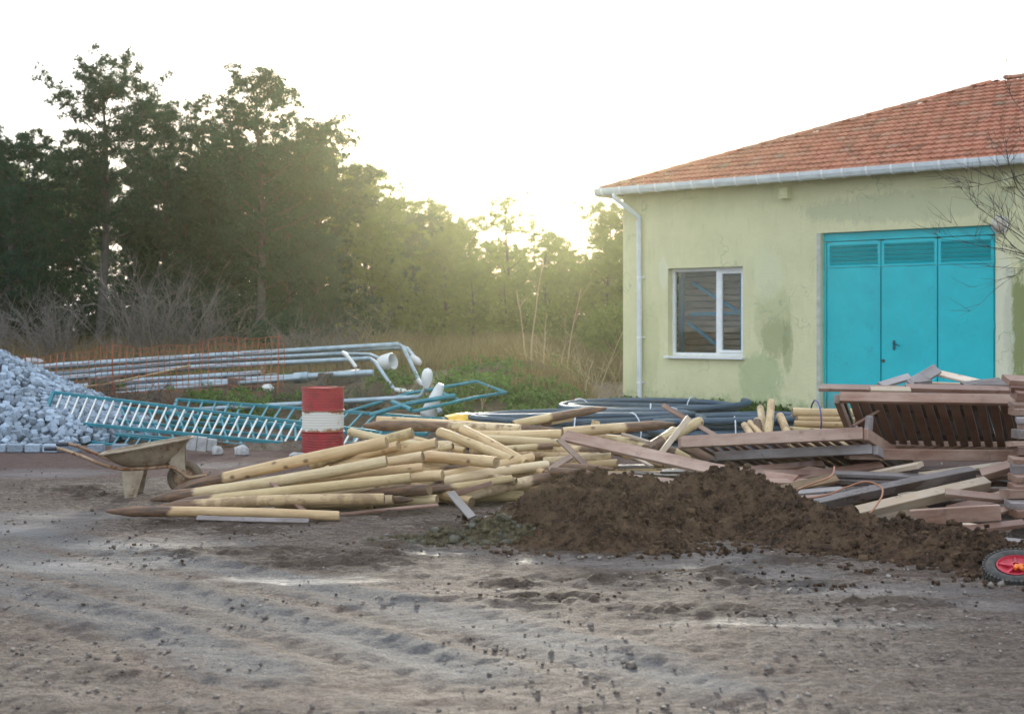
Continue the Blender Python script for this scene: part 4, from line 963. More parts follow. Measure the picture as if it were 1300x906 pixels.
# teal open tube frames right of the drum
def tubes(name, paths, r, mat, label, cat, group=None, close=False, parts='tube'):
    o0 = P(*paths[0][0]); root = empty(name, o0, 0, label, cat, group)
    for pth in paths:
        mb = MB(); q = [P(*c)-o0 for c in pth]; mb.tube(q, r, 8); mb.build(parts, M[mat], root, True, 40)
    return root
tubes('tube_frame', [[(437, 524, 22.5), (520, 499, 22.8), (605, 484, 23.0), (642, 498, 22.6), (600, 505, 22.3), (525, 522, 21.8)], [(555, 496, 22.8), (583, 508, 22.3)]], .028, 'teal', 'bent teal tube frame pointing to the right beyond the drum', 'tube frame')
tubes('tube_frame', [[(470, 527, 22.0), (520, 512, 22.1), (578, 502, 22.2)], [(498, 510, 22.3), (522, 520, 21.9)]], .038, 'teal', 'short thick teal bar lying across inside the bent frame', 'tube frame')

# ------------------------------------------------------------------ dismantled street lamps on the bank
def lampost(pth, r, arm, head, label, flange=None, sleeve=None):
    o0 = P(*pth[0]); root = empty('street_lamp', o0, 0, label, 'street lamp', 'dismantled street lamps on the bank')
    r *= .76; q = [P(*c)-o0 for c in pth]; mb = MB(); mb.tube(q, [r*(1.1-.25*i/(len(q)-1)) for i in range(len(q))], 12); pl = mb.build('pole', M['galv'], root, True, 40)
    if arm:
        q = [P(*c)-o0 for c in arm]; mb = MB(); mb.tube(q, r*.66, 10); mb.build('arm', M['galv'], root, True, 40)
    if head:
        (hx, hy, hD, sz, ang, kind) = head; R = Matrix.Rotation(ang, 3, 'Y') ; c = P(hx, hy, hD)-o0; mb = MB()
        if kind == 'cone': mb.lathe([(0, -.36), (.05, -.36), (.075, -.30), (.11, -.05), (.15, .20), (.15, .24), (.13, .27), (0, .29)], 20, c, R @ Matrix.Scale(sz, 3))
        elif kind == 'egg': mb.lathe([(0, -.22), (.05, -.21), (.09, -.12), (.12, 0), (.11, .12), (.07, .19), (0, .22)], 20, c, R @ Matrix.Scale(sz, 3))
        else: mb.lathe([(.05, -.26), (.12, -.2), (.17, -.10), (.18, .10), (.16, .14), (.12, .10), (.11, -.05), (.05, -.08), (0, -.08)], 20, c, Matrix.Rotation(.5, 3, 'Z') @ R @ Matrix.Rotation(1.0, 3, 'X') @ Matrix.Scale(sz, 3))
        mb.build('lamp_head', M['whiteplastic'], root, True, 50)
    if flange:
        mb = MB(); c = P(*flange)-o0; x = (q[-1]-q[0]).normalized() if not arm else (P(*pth[-1])-P(*pth[0])).normalized()
        R = x.to_track_quat('Z', 'Y').to_matrix(); mb.box(c, (.30, .30, .025), R=R, ch=.02)
        for a in range(4): mb.tube([c+R @ Vector((.1*math.cos(a*PI/2+.8), .1*math.sin(a*PI/2+.8), -.03)), c+R @ Vector((.1*math.cos(a*PI/2+.8), .1*math.sin(a*PI/2+.8), .04))], .013, 6)
        mb.build('base_plate', M['barrowleg'], root)
    if sleeve:
        mb = MB(); a, b = [P(*s_)-o0 for s_ in sleeve]; mb.tube([a, b], r*1.35, 14); mb.build('sleeve', M['galv'], root, True, 40)
lampost([(22, 468, 27.5), (260, 452, 27.2), (506, 437, 27)], .075, [(506, 437, 27), (512, 441, 27), (534, 487, 26.2)], (538, 490, 26.1, .5, 2.4, 'cone'), 'longest lamp pole, lying highest, its arm bent down at the right end')
lampost([(70, 464, 28.2), (300, 450, 28), (512, 441, 28)], .07, [(512, 441, 28), (517, 442, 28), (526, 453, 27.8)], (528, 457, 27.8, .62, 2.3, 'egg'), 'lamp pole right behind the highest one with a small white head')
lampost([(35, 484, 27.0), (250, 466, 26.6), (470, 455, 26.4)], .07, [(470, 455, 26.4), (476, 459, 26.3), (500, 494, 25.5)], (514, 498, 25.4, .55, 1.85, 'cone'), 'middle lamp pole with its arm pointing down at a white cone head')
lampost([(110, 497, 26.4), (300, 484, 26.0), (474, 473, 25.7)], .098, None, None, 'thickest grey pole with an open flat right end and a sleeve joint', None, [(374, 480, 25.9), (392, 478.6, 25.85)])
lampost([(50, 497, 26.0), (170, 484, 26.3), (336, 473, 26.3)], .08, None, None, 'grey pole with a square rusty base plate on its right end', (333, 473, 26.2))
lampost([(58, 476, 27.6), (250, 459, 27.4), (440, 449, 27.4)], .07, [(440, 449, 27.4), (470, 450, 27.2), (484, 456, 27)], (492, 460, 26.9, .95, 1.2, 'drum'), 'lamp pole ending in a big round white drum shaped head')
lampost([(210, 523, 23.2), (340, 515, 23.0), (530, 504, 22.6)], .062, [(530, 504, 22.6), (535, 501, 22.6), (542, 489, 22.5)], (542, 480, 22.5, .75, .1, 'egg'), 'low lamp pole behind the drum with an upright white egg shaped head')
lampost([(95, 506, 25.5), (210, 494, 25.5), (380, 480, 25.7)], .06, None, None, 'lowest thin grey pole of the bundle, resting on the bank')
lampost([(130, 471, 28.4), (330, 455, 28.2), (455, 451, 28.2)], .065, None, None, 'grey pole at the back of the bundle showing between two others')
lampost([(560, 524, 22.2), (551, 510, 22.4)], .05, None, (550, 511, 22.4, .9, -2.75, 'cone'), 'large loose white cone lamp head lying by the teal frame')
mb = MB(); mb.tube(smooth_pts([P(435, 447, 26.2), P(441, 452, 26.1), P(452, 466, 26.0)]), .035, 8); tag(mb.build('pipe_stub', M['whiteplastic'], smooth=True), 'short white pipe leaning across the lamp poles', 'pipe')
# sticks on the poles
mb = MB(); mb.tube(smooth_pts([P(95, 492, 25.2), P(130, 488, 25.2), P(180, 478, 25.4), P(242, 464, 25.6)]), [.022]*24+[.03], 7)
tag(mb.build('long_stick', M['stalk'], smooth=True), 'long pale wooden stick lying over the lamp poles', 'stick')
# timber sleepers that carry the poles
for k, (px, D) in enumerate(((150, 26.6), (320, 26.6), (430, 26.4))):
    p = P(px, 470, D); z = hgt(p.x, D)
    mb = MB(); mb.box((0, 0, 0), (2.6, .18, .30), ch=.01); o = mb.build('support_beam', M['dark']); o.location = (p.x, D+.2, z+.12); o.rotation_euler = (0, 0, 1.45)
    tag(o, ['dark support beam under the left part of the lamp poles', 'dark support beam under the middle of the lamp poles', 'dark support beam under the right part of the lamp poles'][k], 'beam', 'beams under the lamp poles')

# rusty wire mesh fence
fr = empty('mesh_fence', P(200, 500, 24.6), 0, 'rusty orange wire mesh fence leaning before the lamp poles', 'fence')
o0 = Vector(fr.location); mb = MB()
def fp(u, v):   # u 0..1 along, v 0..1 up
    px = 25+u*335; D = 24.9-.3*u+.25*v; bot = 512-10*u+4*math.sin(u*9); top = 452-26*u+3*math.sin(u*14)+2*math.sin(u*31)
    return P(px, bot+(top-bot)*v, D)-o0+Vector((0, .06*math.sin(u*25+v*3), 0))
nu, nv = 42, 9
for i in range(nu+1): mb.tube([fp(i/nu, v/5)+Vector((rr.uniform(-.01, .01), 0, 0)) for v in range(6)], .0085, 4, cap=False)
for j in range(nv+1): mb.tube([fp(u/40, j/nv)+Vector((0, 0, rr.uniform(-.008, .008))) for u in range(41)], .0075, 4, cap=False)
mb.build('wire_mesh', M['rustwire'], fr)
for u in (.02, .35, .68, .98):
    mb = MB(); a = fp(u, 0); b = fp(u, 1.06); mb.tube([a-Vector((0, -.02, .35)), b+Vector((0, .02, 0))], .009, 6); mb.build('stake', M['rustwire'], fr)

# rubble and litter by the yard edge
def lump(nm, c, s, mat, label, cat, group=None, seed=0):
    r = random.Random(seed); import bmesh
    bm = bmesh.new(); bmesh.ops.create_icosphere(bm, subdivisions=2, radius=1)
    for v in bm.verts:
        k = 1+.35*mn.noise(v.co*1.4+Vector((seed*3.1, 0, 0)))+.1*mn.noise(v.co*4+Vector((seed, 0, 0))); v.co = Vector((v.co.x*s[0], v.co.y*s[1], v.co.z*s[2]))*k
    me = bpy.data.meshes.new(nm); bm.to_mesh(me); bm.free(); me.materials.append(mat)
    o = bpy.data.objects.new(nm, me); COL.objects.link(o); o.location = c; return tag(o, label, cat, group)
lump('rubble_chunk', G(307, 578)+Vector((0, 0, .06)), (.11, .09, .08), M['conc'], 'pale angular rubble chunk between the wheelbarrow and the drum', 'rubble', None, 1)
lump('rubble_chunk', G(276, 577)+Vector((0, 0, .05)), (.08, .07, .07), M['conc'], 'squarish grey rubble chunk just right of the wheelbarrow tray', 'rubble', None, 2)
lump('rubble_chunk', G(378, 580)+Vector((0, 0, .03)), (.12, .08, .035), M['conc'], 'flat whitish rubble piece at the left foot of the drum', 'rubble', None, 3)
lump('rubble_chunk', P(340, 492, 24.5), (.10, .06, .07), M['whiteplastic'], 'white scrap lying on the bank left of the drum top', 'scrap', None, 4)
lump('rubble_chunk', P(40, 459, 29), (.26, .1, .08), M['conc'], 'pale stone behind the top of the cobble pile', 'stone', None, 6)
mb = MB()
for k in range(3): mb.box((.13*(k-1), .02*k, .0), (.125, .10, .19-.03*(k == 2)), ch=.008)
o = mb.build('hollow_block', M['conc']); o.location = P(256, 567, 18.7)+Vector((0, 0, .0)); o.location.z = .14; o.rotation_euler = (0, .12, .2)
tag(o, 'pale concrete block leaning on the railing behind the wheelbarrow', 'block')
heap('dirt_mound', [(235, 566, 19.6), (270, 562, 19.8), (300, 568, 19.8)], .35, .4, 'low dark mound of dirt behind the wheelbarrow', 'dirt', M['soil'], .03, .03, 14, 120, (.01, .03))
heap('dirt_mound', [(345, 566, 19.4), (375, 560, 19.5), (440, 572, 19.4)], .35, .4, 'low sandy mound of dirt around the foot of the drum', 'dirt', m_soil('sandy_dirt', (.28, .22, .17), (.17, .12, .09), (.36, .31, .26)), .03, .03, 15, 160, (.01, .03))
lump('yellow_tarp', P(590, 533, 21.8), (.34, .25, .12), M['tarp'], 'bright yellow tarp behind the long top posts', 'tarp', None, 8)

# ------------------------------------------------------------------ blue black hose coils
def coil(c, R, rt, turns, h, mat, label, el=1., rz=0., seed=0, ties=((.8,), (2.3,), (4.4,))):
    r = random.Random(seed); root = empty('hose_coil', c, rz, label, 'hose coil', 'coils of thick plastic hose'); mb = MB(); pts = []
    n = int(turns*44); ly = 3
    for i in range(n+1):
        a = 2*PI*i/44; t = i/44; lay = int(t/ly); w_ = (t-lay*ly) if lay % 2 == 0 else ly-(t-lay*ly)
        rad = R-w_*rt*1.9+.05*math.sin(a*1.5+seed)+.03*math.sin(a*.37); z = rt+h*(t/turns)+.03*math.sin(a*1.3+seed*2)
        pts.append((rad*math.cos(a), el*rad*math.sin(a), z))
    mb.tube(pts, rt, 10); mb.build('hose', M[mat], root, True)
    for (a,) in ties:
        mb = MB(); cc = Vector(((R-.08)*math.cos(a), el*(R-.08)*math.sin(a), h/2+rt)); u = Vector((math.cos(a), el*math.sin(a), 0)).normalized()
        mb.tube([cc+u*(.15+rt)*math.cos(q*PI/8)+Vector((0, 0, (h/2+rt+.02)*math.sin(q*PI/8))) for q in range(17)], .009, 5); mb.build('tie', M['tie'], root)
coil((1.05, 20.2, 0), 1.62, .045, 14, .40, 'hose', 'large blue black hose coil lying just behind the highest posts', .55, 0, 1, ((4.6,), (5.1,), (.6,)))
coil((2.2, 22.2, 0), 1.5, .050, 12, .42, 'hose', 'wide blue black hose coil furthest back near the corner of the building', .7, .3, 2)
coil((3.05, 19.9, 0), 1.25, .050, 12, .36, 'hose', 'hose coil with white ties just left of the leaning round posts', .7, .35, 3, ((4.4,), (5.3,), (1.9,)))
coil((.25, 19.5, 0), 1.0, .042, 8, .20, 'hoseblue', 'grey blue hose coil lowest at the left end beside the yellow tarp', .6, 0, 5)
# leaning and bundled posts by the wall
for k, (a, b, r, lb) in enumerate([((975, 552, 15.2), (979, 509, 15.7), .050, 'tallest pale post standing up from the timber behind the slatted frames'),
        ((972, 550, 15.4), (965, 517, 15.8), .048, 'pale upright post leaning left beside the tallest one'), ((1000, 552, 15.3), (990, 527, 15.7), .052, 'short pale upright post right of the tallest one'),
        ((963, 552, 15.3), (961, 533, 15.5), .05, 'short brown upright post in the cluster of standing posts'), ((955, 556, 15.0), (945, 539, 15.5), .045, 'small pale post end lowest at the left of the standing cluster'), ((966, 552, 15.1), (952, 536, 15.6), .04, 'small pale post end tucked behind the lowest left one of the cluster')]):
    post(P(*a), P(*b), r, lb, None, (.9, 0) if k == 3 else (0, 0), 'posts standing up behind the slatted frames')
for k, (x1, y1, x2, y2, D, r) in enumerate([(1006, 523, 1090, 524, 16.2, .062), (1012, 532, 1090, 533, 16.1, .04), (1008, 538, 1085, 540, 16.0, .045), (1002, 546, 1080, 549, 15.9, .05), (1010, 530, 1090, 529, 16.5, .05)]):
    post(P(x1, y1, D), P(x2, y2, D), r, '%s post of the tied bundle lying before the turquoise doors' % ['thick topmost', 'slim second', 'third', 'bottom', 'rear'][k], None, (0, .1), 'posts of the tied bundle')
for i in range(8):
    post((3.2+.0*i, 15.5+.11*i, .06+.02*(i % 3)), (4.4, 15.55+.11*i, .06+.02*(i % 3)), .055, 'plain post at the bottom carrying the tied bundle', None, (0, 0), 'posts under the tied bundle')
for i in range(6):
    z = .06+.1*(i % 3); post((3.1, 15.9+.2*(i//3), z+.1), (4.3, 15.9+.2*(i//3), z+.1), .05, 'plain post in the middle layer of the tied bundle', None, (0, 0), 'posts in the middle of the tied bundle')
mb = MB(); c = P(1038, 530, 16.05); mb.tube([c+Vector((0, .30*math.cos(q*PI/8)+.1, .22*math.sin(q*PI/8)-.03)) for q in range(17)], .01, 5)
tag(mb.build('strap', m_simple('violet_strap', (.10, .08, .25), .5)), 'violet strap round the tied bundle of posts', 'strap')

# ------------------------------------------------------------------ building
DX, DY = .744, -.668; O = Vector((141/66*1.0, 27.36, 0)); O.x = (791-CX)*27.36/F
BZ = math.atan2(DY, DX); bd = empty('storage_building', O, BZ, 'pale green plastered building with a red tiled hip roof', 'building')
def WU(px, py):   # pixel -> wall coordinates (u along the wall, z)
    kx = (px-CX)/F       # X = kx*Y ; O.x+u*DX = kx*(O.y+u*DY)
    u = (kx*O.y-O.x)/(DX-kx*DY); Y = O.y+u*DY; return u, H-(py-HZ)*Y/F
def m_wall():
    t = T('stained_green_plaster'); v = t.oc(); s = t.sep(v); x, z = s[0], s[2]
    n = t.noise(v, 1.3, 6, .65); n2 = t.noise(v, 6, 6, .7); st = t.noise(t.oc((6, 6, .8)), 2.2, 5, .7)
    c = t.mix(t.ramp(n, [(.38, 0), (.62, 1)]), (.63, .61, .38), (.56, .55, .335))
    c = t.mix(t.ramp(n2, [(.55, 0), (.7, .4)]), c, (.60, .61, .42))
    c = t.mix(t.ramp(st, [(.55, 0), (.72, .35)]), c, (.36, .39, .21))
    def patch(px, py, ax, az, col, amt, sc=5.):
        u, zz = WU(px, py)
        q = t.math('ADD', t.math('POWER', t.math('ABSOLUTE', t.math('DIVIDE', t.math('SUBTRACT', x, u), ax)), 2.), t.math('POWER', t.math('ABSOLUTE', t.math('DIVIDE', t.math('SUBTRACT', z, zz), az)), 2.))
        q = t.math('ADD', q, t.math('MULTIPLY', t.math('SUBTRACT', t.noise(t.oc((1.6, 1.6, .7)), sc, 6, .75), .5), 2.6))
        return t.mix(t.ramp(q, [(.55, amt), (1.15, 0)]), c, col)
    c = patch(981, 405, .42, .75, (.36, .38, .20), .45); c = patch(985, 430, .34, .40, (.24, .25, .13), .45, 11.); c = patch(1000, 440, .12, .5, (.24, .26, .13), .5, 12.)
    c = patch(1294, 415, .28, 1.0, (.20, .23, .095), .9); c = patch(965, 480, .5, .5, (.30, .38, .20), .55)
    c = patch(975, 350, .35, .55, (.60, .62, .42), .55); c = patch(825, 440, .25, .9, (.40, .42, .22), .35); c = patch(1275, 420, .16, 1.5, (.62, .62, .50), .7)
    c = patch(842, 345, .12, .35, (.66, .66, .52), .5); c = patch(1150, 262, 2.2, .28, (.40, .42, .28), .55)
    lo = t.math('ADD', t.math('MULTIPLY', z, -1.3), t.math('MULTIPLY', n2, 1.7)); c = t.mix(t.ramp(lo, [(.25, 0), (.85, .8)]), c, (.17, .25, .11))
    cr = t.nd('TexVoronoi', {'feature': 'DISTANCE_TO_EDGE'}, Vector=t.nd('VectorMath', {'operation': 'ADD'}, i0=v, i1=t.nd('TexNoise', None, Vector=v, Scale=3.).outputs['Color']).outputs[0], Scale=.42).outputs['Distance']
    crm = t.math('MULTIPLY', t.ramp(cr, [(.0, 1), (.006, 0)]), t.ramp(t.noise(v, .9), [(.48, 0), (.56, .8)])); c = t.mix(crm, c, (.30, .37, .24))
    t.bump(t.math('ADD', t.noise(v, 24, 5, .7), t.math('MULTIPLY', n, 2.)), .012, .6)
    return t.fin(c, .9, 0, .2)
wallm = m_wall()
LEN, DEP, TH = 14.0, 10.6, .28; Hw = 4.42
wu0, wz1 = WU(848, 341); wu1, wz0 = WU(943, 453); du0, dz1 = WU(1042, 296); du1, _ = WU(1264, 288); dz0 = .02
def wall_box(mb, x0, x1, z0, z1, y0=0., y1=TH): mb.box(((x0+x1)/2, (y0+y1)/2, (z0+z1)/2), (x1-x0, y1-y0, z1-z0))
mb = MB()    # front wall as one face sheet with holes, then jambs
def grid_wall(mb, us, zs, holes, y):
    for i in range(len(us)-1):
        for j in range(len(zs)-1):
            if (i, j) in holes: continue
            mb.add([(us[i], y, zs[j]), (us[i+1], y, zs[j]), (us[i+1], y, zs[j+1]), (us[i], y, zs[j+1])], [(0, 1, 2, 3)] if y < .1 else [(3, 2, 1, 0)])
us = [0, wu0, wu1, du0, du1, LEN]; zs = [-.2, dz0, wz0, wz1, dz1, Hw]; holes = {(1, 2)} | {(3, j) for j in (1, 2, 3)}
if not (dz1 > wz1): zs = sorted(zs)
grid_wall(mb, us, zs, holes, 0.); grid_wall(mb, us, zs, holes, TH)
for (a, b, c, e) in ((wu0, wu1, wz0, wz1), (du0, du1, dz0, dz1)):
    mb.add([(a, 0, c), (a, 0, e), (a, TH, e), (a, TH, c)], [(0, 1, 2, 3)]); mb.add([(b, 0, c), (b, 0, e), (b, TH, e), (b, TH, c)], [(3, 2, 1, 0)])
    mb.add([(a, 0, e), (b, 0, e), (b, TH, e), (a, TH, e)], [(0, 1, 2, 3)]); mb.add([(a, 0, c), (b, 0, c), (b, TH, c), (a, TH, c)], [(3, 2, 1, 0)])
mb.add([(0, 0, -.2), (0, 0, Hw), (0, DEP, Hw), (0, DEP, -.2)], [(0, 1, 2, 3)]); mb.add([(LEN, 0, -.2), (LEN, 0, Hw), (LEN, DEP, Hw), (LEN, DEP, -.2)], [(3, 2, 1, 0)])
mb.add([(0, DEP, -.2), (0, DEP, Hw), (LEN, DEP, Hw), (LEN, DEP, -.2)], [(0, 1, 2, 3)])
mb.add([(TH, TH, 0), (TH, TH, Hw), (TH, DEP, Hw), (TH, DEP, 0)], [(3, 2, 1, 0)])
mb.build('wall', wallm, bd)
mb = MB(); mb.add([(0, 0, Hw), (LEN, 0, Hw), (LEN, DEP, Hw), (0, DEP, Hw)], [(3, 2, 1, 0)]); mb.add([(TH, TH, .03), (LEN, TH, .03), (LEN, DEP, .03), (TH, DEP, .03)], [(0, 1, 2, 3)])
mb.build('ceiling_slab', M['conc'], bd)
# --- roof
def m_tile():
    t = T('clay_roof_tile'); v = t.oc(); a = t.attr('mark')
    c = t.ramp(a, [(0, (.22, .085, .055)), (.3, (.34, .125, .08)), (.6, (.41, .16, .10)), (.85, (.34, .18, .125)), (1, (.22, .14, .10))])
    c = t.mix(t.ramp(t.noise(v, 3.5, 6, .7), [(.50, 0), (.68, .75)]), c, (.16, .085, .055)); c = t.mix(t.ramp(t.noise(v, 22, 4, .7), [(.58, 0), (.7, .55)]), c, (.33, .27, .16))
    t.bump(t.noise(v, 40), .006, .6); return t.fin(c, .85, 0, .3)
tilem = m_tile(); OV = .32; A = DEP/2+OV; ZE = 4.27; RISE = 2.2; ca = A/math.hypot(A, RISE)
def slope(name, o, xd, yd, length, parent):
    """o eave corner, xd along eave, yd inward; a trapezoid between 45 degree hips"""
    mb = MB(); o = Vector(o); xd = Vector(xd); yd = Vector(yd); tw, tl = .225, .315; SL = math.hypot(A, RISE); k = int(SL/tl)+1
    sl = (yd*A+Vector((0, 0, RISE))).normalized(); nn = xd.cross(sl).normalized()
    if nn.z < 0: nn = -nn
    tr = random.Random(3)
    mb.add([o, o+xd*length, o+xd*(length-A)+yd*A+Vector((0, 0, RISE)), o+xd*A+yd*A+Vector((0, 0, RISE))], [(0, 1, 2, 3)], 0, .2)
    for j in range(k):
        s0 = j*tl-.03; y0 = s0*ca; n = int(length/tw)
        for i in range(n):
            x0 = i*tw+(tw/2 if j % 2 else 0)
            ym = min(A, (s0+tl)*ca)
            if x0 < y0+.02 or x0+tw > length-y0-.02: continue
            if s0+tl > SL: continue
            jz = tr.uniform(-.004, .006); tc = min(1, max(0, tr.gauss(.5, .17))); vs = []; rot = tr.uniform(-.006, .006)
            for (s_, lift) in ((s0+tr.uniform(-.006, .006), .055+jz), (s0+tl+.03, .014)):
                for (u, hz) in ((0, .018), (.18, .0), (.42, .0), (.5, .014), (.58, 0), (.84, 0), (.97, .018)):
                    vs.append(o+xd*(x0+u*tw)+sl*(s_+rot*u)+nn*(lift+hz))
            for (u, hz) in ((0, .018), (.18, .0), (.42, .0), (.5, .014), (.58, 0), (.84, 0), (.97, .018)):
                vs.append(o+xd*(x0+u*tw)+sl*s0+nn*(.012+hz))
            fs = [(q, q+1, q+8, q+7) for q in range(6)]+[(q+14, q+15, q+1, q) for q in range(6)]
            mb.add(vs, fs, 0, max(.01, tc))
    return mb.build(name, tilem, parent)
rf = slope('roof', (-OV, -OV, ZE), (1, 0, 0), (0, 1, 0), LEN+2*OV, bd)
slope('roof_hip_end', (-OV, DEP+OV, ZE), (0, -1, 0), (1, 0, 0), DEP+2*OV, rf)
mb = MB(); L_ = LEN+2*OV
mb.add([(-OV, DEP+OV, ZE), (LEN+OV, DEP+OV, ZE), (LEN+OV-A, DEP+OV-A, ZE+RISE), (-OV+A, DEP+OV-A, ZE+RISE)], [(0, 1, 2, 3)], 0, .5); mb.add([(LEN+OV, -OV, ZE), (LEN+OV, DEP+OV, ZE), (LEN+OV-A, DEP/2, ZE+RISE)], [(0, 1, 2)], 0, .5)
mb.build('roof_back', tilem, rf)
mb = MB()
def ridge(a, b, step=.36):
    a, b = Vector(a), Vector(b); L = (b-a).length; x = (b-a).normalized(); y = Vector((0, 0, 1)).cross(x).normalized(); z = x.cross(y); n = int(L/step)
    for i in range(n):
        p, q = a+x*(i*step), a+x*((i+1)*step+.03); vs = []
        for (c, r, h) in ((p, .105+rr.uniform(-.004, .004), .0), (q, .088, .0)):
            for kk in range(9): an = PI*kk/8; vs.append(c+y*math.cos(an)*r+z*(math.sin(an)*r*.75-.025))
        mb.add(vs, [(j, j+1, j+10, j+9) for j in range(8)]+[tuple(range(9))], 0, rr.uniform(.4, .9))
ap = Vector((-OV+A, -OV+A, ZE+RISE+.055)); ridge((-OV, -OV, ZE+.05), ap); ridge(ap, (LEN+OV-A, -OV+A, ZE+RISE+.055)); ridge((-OV, DEP+OV, ZE+.05), ap)
mb.build('ridge_tiles', tilem, rf)
mb = MB()   # soffit and fascia
mb.box((LEN/2, -OV/2-.005, ZE-.035), (LEN+2*OV-.02, OV-.01, .03)); mb.box((-OV/2, DEP/2, ZE-.036), (OV-.01, DEP, .03)); mb.box((LEN/2, -OV+.012, ZE-.005), (LEN+2*OV, .022, .10)); mb.box((-OV+.012, DEP/2, ZE-.006), (.022, DEP+2*OV-.05, .10))
mb.build('eaves_board', m_simple('eaves_paint', (.36, .36, .27), .8), rf)
# gutter
def gut(mb, a, b, out):
    a, b, out = Vector(a), Vector(b), Vector(out); vs = []
    prof = [(.0, .0), (.003, -.06), (.03, -.105), (.075, -.118), (.12, -.10), (.145, -.05), (.148, .006), (.162, .010), (.162, 0), (.155, -.05), (.126, -.108), (.076, -.128), (.024, -.113), (-.003, -.062)]
    for c in (a, b): vs += [c+out*u+Vector((0, 0, w_)) for u, w_ in prof]
    n = len(prof); mb.add(vs, [(i, (i+1) % n, (i+1) % n+n, i+n) for i in range(n)])
    for c, o2 in ((a, 0), (b, n)): mb.add([vs[i+o2] for i in range(7)], [tuple(range(7))])
mb = MB(); gut(mb, (-OV-.02, -OV-.003, ZE+.03), (LEN+OV, -OV-.003, ZE+.03), (0, -1, 0)); gt = mb.build('gutter', M['gut'], bd)
mb = MB(); gut(mb, (-OV-.003, -OV+.02, ZE+.025), (-OV-.003, DEP+OV, ZE+.025), (-1, 0, 0)); mb.build('gutter', M['gut'], bd)
xk = -.15
while xk < LEN:
    mb = MB(); prof = [(.0, .012), (.0, -.065), (.03, -.122), (.076, -.138), (.132, -.115), (.166, -.05), (.170, .018)]
    vs = []
    for dx in (-.016, .016): vs += [(dx, -u, w_) for u, w_ in prof]
    for dx in (-.016, .016): vs += [(dx, -u*1.0-(.007 if i else 0), w_-.007) for i, (u, w_) in enumerate(prof)]
    mb.add(vs, [(i, i+1, i+8, i+7) for i in range(6)]+[(i+14, i+15, i+22, i+21) for i in range(6)]+[(i, i+1, i+15, i+14) for i in range(6)]+[(i+7, i+8, i+22, i+21) for i in range(6)])
    o = mb.build('gutter_bracket', M['pvc'], gt); o.location = (xk, -OV-.003, ZE+.03); xk += .43+rr.uniform(-.05, .05)
# downpipe
du_, _ = WU(814, 400); mb = MB(); yo = -.075
mb.tube(smooth_pts([Vector((du_-.32, -OV-.09, ZE-.08)), Vector((du_-.31, -OV-.09, ZE-.16)), Vector((du_-.16, -.22, ZE-.34)), Vector((du_, yo, ZE-.52)), Vector((du_, yo, ZE-.62))], 5), .045, 14)
mb.tube([(du_, yo, ZE-.60), (du_, yo, ZE-.66)], .055, 14); mb.tube([(du_, yo, ZE-.62), (du_+.02, yo, .05)], .048, 16); dp = mb.build('downpipe', M['gut'], bd, True, 40)
for py in (352, 428, 485):
    _, zz = WU(814, py); mb = MB(); mb.tube([(du_+.01, yo, zz-.02), (du_+.01, yo, zz+.02)], .053, 14); mb.box((du_+.06, -.03, zz), (.08, .06, .025)); mb.build('pipe_clamp', M['pvc'], dp)
# window
cw = (wu0+wu1)/2; ww = wu1-wu0; wh_ = wz1-wz0; yw = .17
wn = MB(); fw = .06
wn.box((cw, yw, wz1-fw/2-.002), (ww-.006, .06, fw)); wn.box((cw, yw, wz0+fw/2+.002), (ww-.006, .06, fw)); wn.box((wu0+fw/2+.003, yw, (wz0+wz1)/2), (fw, .06, wh_-2*fw-.004)); wn.box((wu1-fw/2-.003, yw, (wz0+wz1)/2), (fw, .06, wh_-2*fw-.004))
um, _ = WU(906, 400); wn.box((um, yw, (wz0+wz1)/2), (.075, .062, wh_-2*fw-.006)); win = wn.build('window', M['pvc'], bd)
sa = MB(); a, b = um+.04, wu1-fw-.004; zc = (wz0+wz1)/2; hh_ = wh_-2*fw-.012; ys_ = yw-.02
sa.box(((a+b)/2, ys_, wz1-fw-.032), (b-a, .05, .05)); sa.box(((a+b)/2, ys_, wz0+fw+.032), (b-a, .05, .05)); sa.box((a+.025, ys_, zc), (.05, .05, hh_-.1)); sa.box((b-.025, ys_, zc), (.05, .05, hh_-.1)); sa.build('sash', M['pvc'], win)
def m_glass():
    t = T('window_glass'); t.n.remove(t.b); tr_ = t.nd('BsdfTransparent', None, Color=(.93, .95, .94, 1)); gl = t.nd('BsdfGlossy', None, Roughness=.02, Color=(.9, .95, 1, 1))
    fz = t.nd('Fresnel', None, IOR=1.5); mx = t.nd('MixShader', None); t.t.links.new(t.math('MULTIPLY', fz.outputs[0], .45), mx.inputs[0]); t.t.links.new(tr_.outputs[0], mx.inputs[1]); t.t.links.new(gl.outputs[0], mx.inputs[2]); t.t.links.new(mx.outputs[0], t.out.inputs[0]); return t.m
gm = m_glass()
for (a, b) in ((wu0+fw, um-.038), (um+.09, wu1-fw-.055)):
    mb = MB(); mb.box(((a+b)/2, yw, zc), (b-a, .006, hh_-(.0 if a < um else .1))); mb.build('pane', gm, win)
mb = MB(); mb.box((cw+.0, .07, wz0-.022), (ww+.08, .32, .04)); mb.build('sill', M['pvc'], win)
